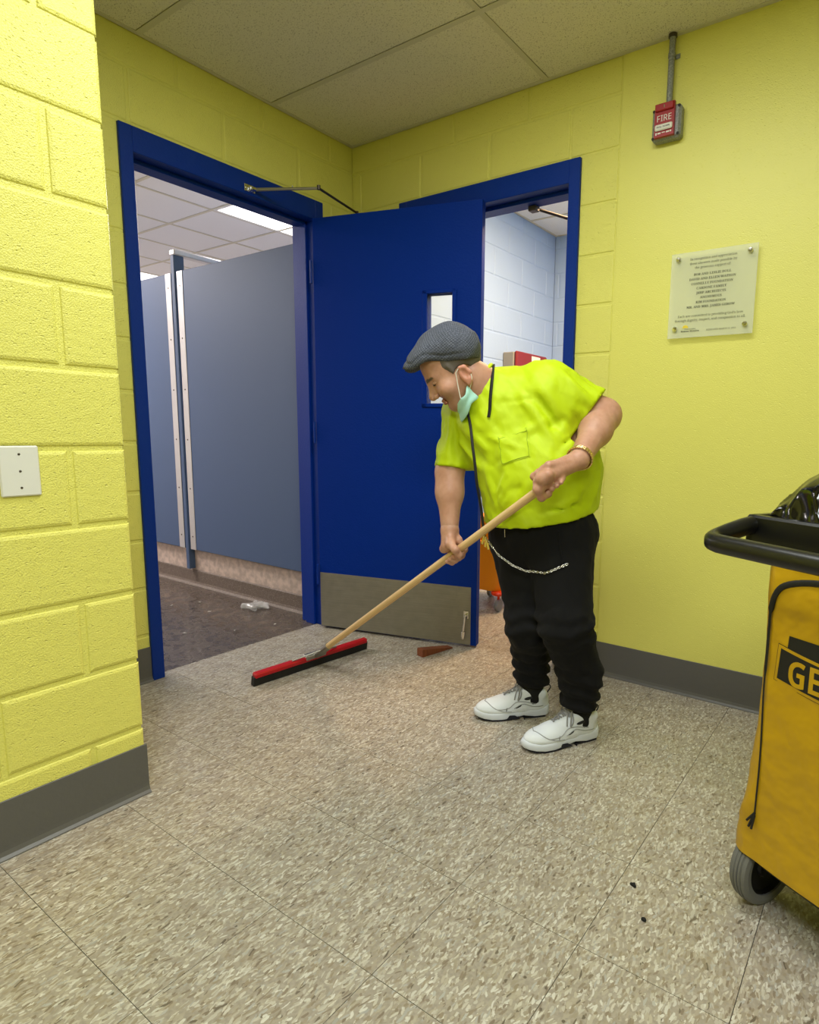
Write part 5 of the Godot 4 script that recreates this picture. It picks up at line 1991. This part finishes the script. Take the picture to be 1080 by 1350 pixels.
	for k in 3:
		var kp := Vector3(1.404 + 0.006 * k, 0.722 - 0.008 * k, 0.785) - BASE
		mb.box(Vector3(-0.004, -0.030, -0.0012), Vector3(0.004, 0.0, 0.0012), 0.0008, Transform3D(Basis(Vector3.BACK, 0.25 * (k - 1)), kp))
		mb.tube(PackedVector3Array([kp + Vector3(0, 0.004, 0), kp + Vector3(0, -0.006, 0)]), 0.006, 8)
	part("keys", mb.mesh(), M.gold, man)

func smooth_path(p: PackedVector3Array, n: int) -> PackedVector3Array:
	var o := PackedVector3Array()
	var m := p.size()
	for i in m - 1:
		for k in n:
			o.append(p[i].cubic_interpolate(p[i + 1], p[maxi(i - 1, 0)], p[mini(i + 2, m - 1)], float(k) / n))
	o.append(p[m - 1])
	return o

func build_trousers(man: Node3D, place: Transform3D) -> void:
	var f := Field.new()
	trouser_f = f
	f.k = 0.030
	legs(f, 0.0)
	f.cap(Vector3(1.495, 0.90, 0.572), Vector3(1.512, 0.77, 0.580), 0.168, 0.163)
	f.slack = 0.02
	var nz := FastNoiseLite.new()
	nz.seed = 23
	nz.frequency = 1.0
	f.bend = func(p: Vector3, d: float) -> float:
		if absf(d) < 0.05:
			# cloth bunched over the ankles and behind the knees
			var bunch := smoothstep(0.34, 0.16, p.y)
			var ph := nz.get_noise_3d(p.x * 5.0, p.y * 2.0, p.z * 5.0) * 3.5
			d -= bunch * 0.0085 * sin(p.y * TAU / 0.052 + ph + (p.x - p.z) * 16.0)
			var kneeb := exp(-pow((p.y - 0.42) / 0.07, 2.0))
			d -= kneeb * 0.0055 * sin(p.y * TAU / 0.06 + ph * 1.4 - p.x * 22.0)
			d -= nz.get_noise_3d(p.x * 7.0, p.y * 4.5, p.z * 7.0) * 0.012
			d -= nz.get_noise_3d(p.x * 22.0, p.y * 9.0 + p.x * 9.0, p.z * 22.0) * 0.0035
			# gathered waistband
			if p.y > 0.755:
				d -= 0.0018 * sin(atan2(p.x - 1.505, p.z - 0.578) * 46.0)
		var rel := p - Vector3(1.52, 0.0, 0.60)
		d = maxf(d, p.y - (0.850 + (rel.x * 0.59 - rel.z * 0.81) * 0.15))
		d = maxf(d, 0.128 - p.y)
		return d
	var mb := MB.new()
	f.net(mb, 0.0085, place)
	var tr := part("joggers", mb.mesh(), M.trouser, man)
	tr.set_meta("label", "black jogging trousers bunched at the ankles")
	# slash pocket edge and drawstring end
	mb = MB.new()
	var line := PackedVector3Array()
	for k in 9:
		line.append(f.snap(Vector3(1.655, 0.755, 0.72).lerp(Vector3(1.655, 0.625, 0.69), k / 8.0), 0.002) - BASE)
	mb.tube(line, 0.003, 6)
	part("pocket_edge", mb.mesh(), M.trouser, tr)
	mb = MB.new()
	var ds := PackedVector3Array([f.snap(Vector3(1.445, 0.745, 0.78), 0.004) - BASE, f.snap(Vector3(1.441, 0.715, 0.77), 0.004) - BASE])
	mb.tube(ds, 0.0016, 6)
	part("drawstring_tip", mb.mesh(), M.chrome, tr)

func shoe_outline(w: float, L: float) -> PackedVector2Array:
	# x across, y along (heel at 0), a last's plan
	var half := [[0.0, 0.012], [0.006, 0.024], [0.02, 0.033], [0.06, 0.036], [0.11, 0.036], [0.16, 0.042], [0.20, 0.047], [0.235, 0.045], [0.265, 0.036], [0.285, 0.024], [0.297, 0.010]]
	var p := PackedVector2Array()
	for q in half:
		p.append(Vector2(q[1] + w, q[0] * L / 0.30))
	for i in half.size():
		var q: Array = half[half.size() - 1 - i]
		p.append(Vector2(-q[1] - w * 0.8, q[0] * L / 0.30))
	return p

func build_shoe(man: Node3D, heel: Vector3, dirn: Vector3, L: float, side: float) -> void:
	# local axes: x to the wearer's outer side, y up, z to the toe
	dirn = dirn.normalized()
	var left := Vector3.UP.cross(dirn)
	var xf := Transform3D(Basis(left * side, Vector3.UP, dirn), heel - BASE)
	var f := Field.new()
	f.k = 0.024
	var k := L / 0.30
	f.ell(Vector3(0, 0.052, 0.052 * k), Vector3(0.036, 0.046, 0.052))
	f.ell(Vector3(0, 0.056, 0.085 * k), Vector3(0.038, 0.050, 0.060))
	f.cap(Vector3(0, 0.082, 0.050 * k), Vector3(0, 0.086, 0.085 * k), 0.034, 0.032)
	f.cap(Vector3(0, 0.078, 0.100 * k), Vector3(0, 0.050, 0.185 * k), 0.032, 0.030)
	f.ell(Vector3(0, 0.042, 0.150 * k), Vector3(0.043, 0.036, 0.070))
	f.ell(Vector3(0, 0.040, 0.215 * k), Vector3(0.046, 0.030, 0.074))
	for sx in [-1.0, 1.0]:
		f.cap(Vector3(sx * 0.030, 0.096, 0.030 * k), Vector3(sx * 0.029, 0.098, 0.100 * k), 0.011, 0.010)
	f.carve(Vector3(0, 0.136, 0.064 * k), Vector3(0.030, 0.034, 0.040))
	f.slack = 0.004
	f.bend = func(p: Vector3, d: float) -> float:
		# stitched overlays: low steps in the surface
		var q := p.z / k
		var toe := smoothstep(0.0025, -0.0025, p.y - (0.040 + 0.06 * (q - 0.18)))
		d -= 0.0016 * toe * smoothstep(0.13, 0.15, q)
		var mid := smoothstep(0.003, -0.003, absf(q - 0.125 - 0.5 * (p.y - 0.05)) - 0.018)
		d -= 0.0016 * mid
		var back := smoothstep(0.003, -0.003, q - 0.045 + 0.35 * (p.y - 0.06))
		d -= 0.0014 * back
		return maxf(d, 0.018 - p.y)
	var mb := MB.new()
	f.net(mb, 0.0042, xf)
	var shoe := part("shoe", mb.mesh(), M.shoe_white, man)
	# midsole with flared edge, dark outsole under toe and heel
	mb = MB.new()
	var o1 := shoe_outline(0.004, L + 0.004)
	var o2 := shoe_outline(0.0015, L)
	var o3 := shoe_outline(-0.002, L - 0.004)
	var rows := []
	var levels := [[0.006, o2], [0.009, o1], [0.022, o1], [0.029, o2], [0.031, o3]]
	for lv in levels:
		var pts := []
		for p in lv[1]:
			var lift := 0.010 * pow(clampf((p.y / L - 0.72) / 0.28, 0, 1), 2.0) + 0.006 * pow(clampf((0.12 - p.y / L) / 0.12, 0, 1), 2.0)
			var arch := 0.010 * exp(-pow((p.y / L - 0.42) / 0.10, 2.0)) if lv[0] < 0.010 else 0.0
			var hh: float = lv[0] + (0.006 * (1.0 - p.y / L) if lv[0] > 0.02 else 0.0)
			pts.append(xf * Vector3(p.x * (1.0 if side > 0 else 1.0), hh + lift + arch, p.y - 0.002))
		rows.append(pts)
	mb.grid(rows, true)
	for e in [0, rows.size() - 1]:
		var cen := Vector3.ZERO
		for p in rows[e]:
			cen += p
		cen /= rows[e].size()
		for i in rows[e].size():
			mb.tri3(rows[e][i], rows[e][(i + 1) % rows[e].size()], cen, Vector3.DOWN if e == 0 else Vector3.UP)
	var sole := part("midsole", mb.mesh(), M.shoe_sole, shoe)
	for seg in [[0.02, 0.11], [0.155, 0.290]]:
		mb = MB.new()
		var low := []
		var up2 := []
		var o := shoe_outline(0.0028, L)
		for p in o:
			var y := clampf(p.y, seg[0] * k, seg[1] * k)
			var lift := 0.010 * pow(clampf((y / L - 0.72) / 0.28, 0, 1), 2.0) + 0.004 * pow(clampf((0.12 - y / L) / 0.12, 0, 1), 2.0)
			low.append(xf * Vector3(p.x * 0.98, 0.0005 + lift, y - 0.002))
			up2.append(xf * Vector3(p.x, 0.0075 + lift, y - 0.002))
		mb.grid([low, up2], true)
		var cen := Vector3.ZERO
		for p in low:
			cen += p
		cen /= low.size()
		for i in low.size():
			mb.tri3(low[i], low[(i + 1) % low.size()], cen, Vector3.DOWN)
		part("outsole", mb.mesh(), M.outsole_navy, sole)
	# navy insert in the outer arch of the midsole
	for s in [-1.0, 1.0]:
		mb = MB.new()
		mb.prism(PackedVector2Array([Vector2(0.125 * k, 0.006), Vector2(0.180 * k, 0.004), Vector2(0.168 * k, 0.021), Vector2(0.145 * k, 0.019)]), 0.003, Transform3D(xf.basis * Basis(Vector3.BACK, Vector3.UP, Vector3.RIGHT * s), xf * Vector3(s * 0.0445, 0, 0)))
		part("sole_insert", mb.mesh(), M.outsole_navy, sole)
	# tongue
	mb = MB.new()
	rows = []
	for i in 8:
		var t := i / 7.0
		var c := Vector3(0, lerpf(0.076, 0.139, t), lerpf(0.165, 0.096, t) * k)
		var pts := []
		for j in 7:
			var s := j / 3.0 - 1.0
			pts.append(xf * (c + Vector3(s * lerpf(0.020, 0.028, t), -0.010 * s * s, -0.006 * s * s * 0.5)))
		rows.append(pts)
	mb.grid(rows)
	part("tongue", mb.mesh(), M.shoe_grey if side > 0 else M.shoe_grey, shoe)
	# collar lining
	mb = MB.new()
	var cl := PackedVector3Array()
	for i in 33:
		var a := TAU * i / 32.0
		cl.append(xf * Vector3(0.0325 * sin(a), 0.110 + 0.008 * cos(a) * cos(a), (0.064 + 0.040 * cos(a)) * k))
	mb.tube(cl, 0.0072, 8, false)
	part("collar_lining", mb.mesh(), M.shoe_grey, shoe)
	# dark inserts on both flanks
	for s in [-1.0, 1.0]:
		for q in [[Vector3(0.04 * s, 0.088, 0.078), Vector3(0.04 * s, 0.080, 0.108), 0.0062], [Vector3(0.045 * s, 0.058, 0.120), Vector3(0.045 * s, 0.048, 0.145), 0.0036], [Vector3(0.045 * s, 0.052, 0.178), Vector3(0.048 * s, 0.036, 0.182), 0.0024]]:
			mb = MB.new()
			var line := PackedVector3Array()
			for i in 6:
				line.append(xf * f.snap(Vector3(q[0]).lerp(q[1], i / 5.0) * Vector3(1, 1, k), 0.0006))
			mb.tube(line, PackedFloat32Array([q[2] * 0.35, q[2] * 0.9, q[2], q[2], q[2] * 0.8, q[2] * 0.3]), 8, true, 0.35, xf.basis * Vector3(0, 1, 0.2))
			part("side_insert", mb.mesh(), M.shoe_dark, shoe)
		mb = MB.new()
		for q in [[Vector3(0.045 * s, 0.046, 0.150), Vector3(0.045 * s, 0.062, 0.115), Vector3(0.04 * s, 0.050, 0.075), Vector3(0.04 * s, 0.048, 0.03)], [Vector3(0.04 * s, 0.044, 0.215), Vector3(0.046 * s, 0.050, 0.17), Vector3(0.045 * s, 0.072, 0.135), Vector3(0.042 * s, 0.060, 0.06)], [Vector3(0.0, 0.058, 0.255), Vector3(0.030 * s, 0.050, 0.235), Vector3(0.044 * s, 0.040, 0.20), Vector3(0.046 * s, 0.036, 0.16)]]:
			var pts := PackedVector3Array()
			for p in q:
				pts.append(p * Vector3(1, 1, k))
			var fine := PackedVector3Array()
			for p in smooth_path(pts, 5):
				fine.append(xf * f.snap(p, 0.0005))
			mb.tube(fine, 0.0016, 6)
		part("stitching", mb.mesh(), M.shoe_grey, shoe)
	# laces: crossed rows, two bow loops and two hanging ends
	mb = MB.new()
	for i in 5:
		var z := lerpf(0.190, 0.118, i / 4.0) * k
		var hw := lerpf(0.016, 0.021, i / 4.0)
		for s in [-1.0, 1.0]:
			var line := PackedVector3Array()
			for j in 7:
				var t := j / 6.0
				line.append(xf * f.snap(Vector3(lerpf(-hw, hw, t) * s, 0.12, z - 0.013 * k * t), 0.0030 + 0.002 * sin(PI * t)))
			mb.tube(line, 0.0034, 6, true, 0.6)
	var knot := f.snap(Vector3(0, 0.12, 0.106 * k), 0.006)
	for s in [-1.0, 1.0]:
		var lp := PackedVector3Array([knot, knot + Vector3(0.022 * s, 0.006, 0.010), f.snap(knot + Vector3(0.040 * s, -0.028, 0.022), 0.004), f.snap(knot + Vector3(0.044 * s, -0.048, 0.026), 0.004), f.snap(knot + Vector3(0.038 * s, -0.030, 0.012), 0.005), knot])
		var wl := PackedVector3Array()
		for p in smooth_path(lp, 5):
			wl.append(xf * p)
		mb.tube(wl, 0.0030, 6, true, 0.6)
		var ep := PackedVector3Array([knot, f.snap(knot + Vector3(0.025 * s, -0.01, 0.030), 0.004), f.snap(knot + Vector3(0.042 * s, -0.045, 0.040), 0.004)])
		var we := PackedVector3Array()
		for p in smooth_path(ep, 5):
			we.append(xf * p)
		mb.tube(we, 0.0028, 6, true, 0.6)
	part("lace", mb.mesh(), M.lace, shoe)
	# heel pull loop
	mb = MB.new()
	var hl2 := PackedVector3Array()
	for p in smooth_path(PackedVector3Array([Vector3(0, 0.080, 0.006), Vector3(0, 0.104, -0.010), Vector3(0, 0.118, 0.004), Vector3(0, 0.108, 0.018)]), 5):
		hl2.append(xf * p)
	mb.tube(hl2, 0.0022, 6)
	part("heel_loop", mb.mesh(), M.shoe_dark, shoe)
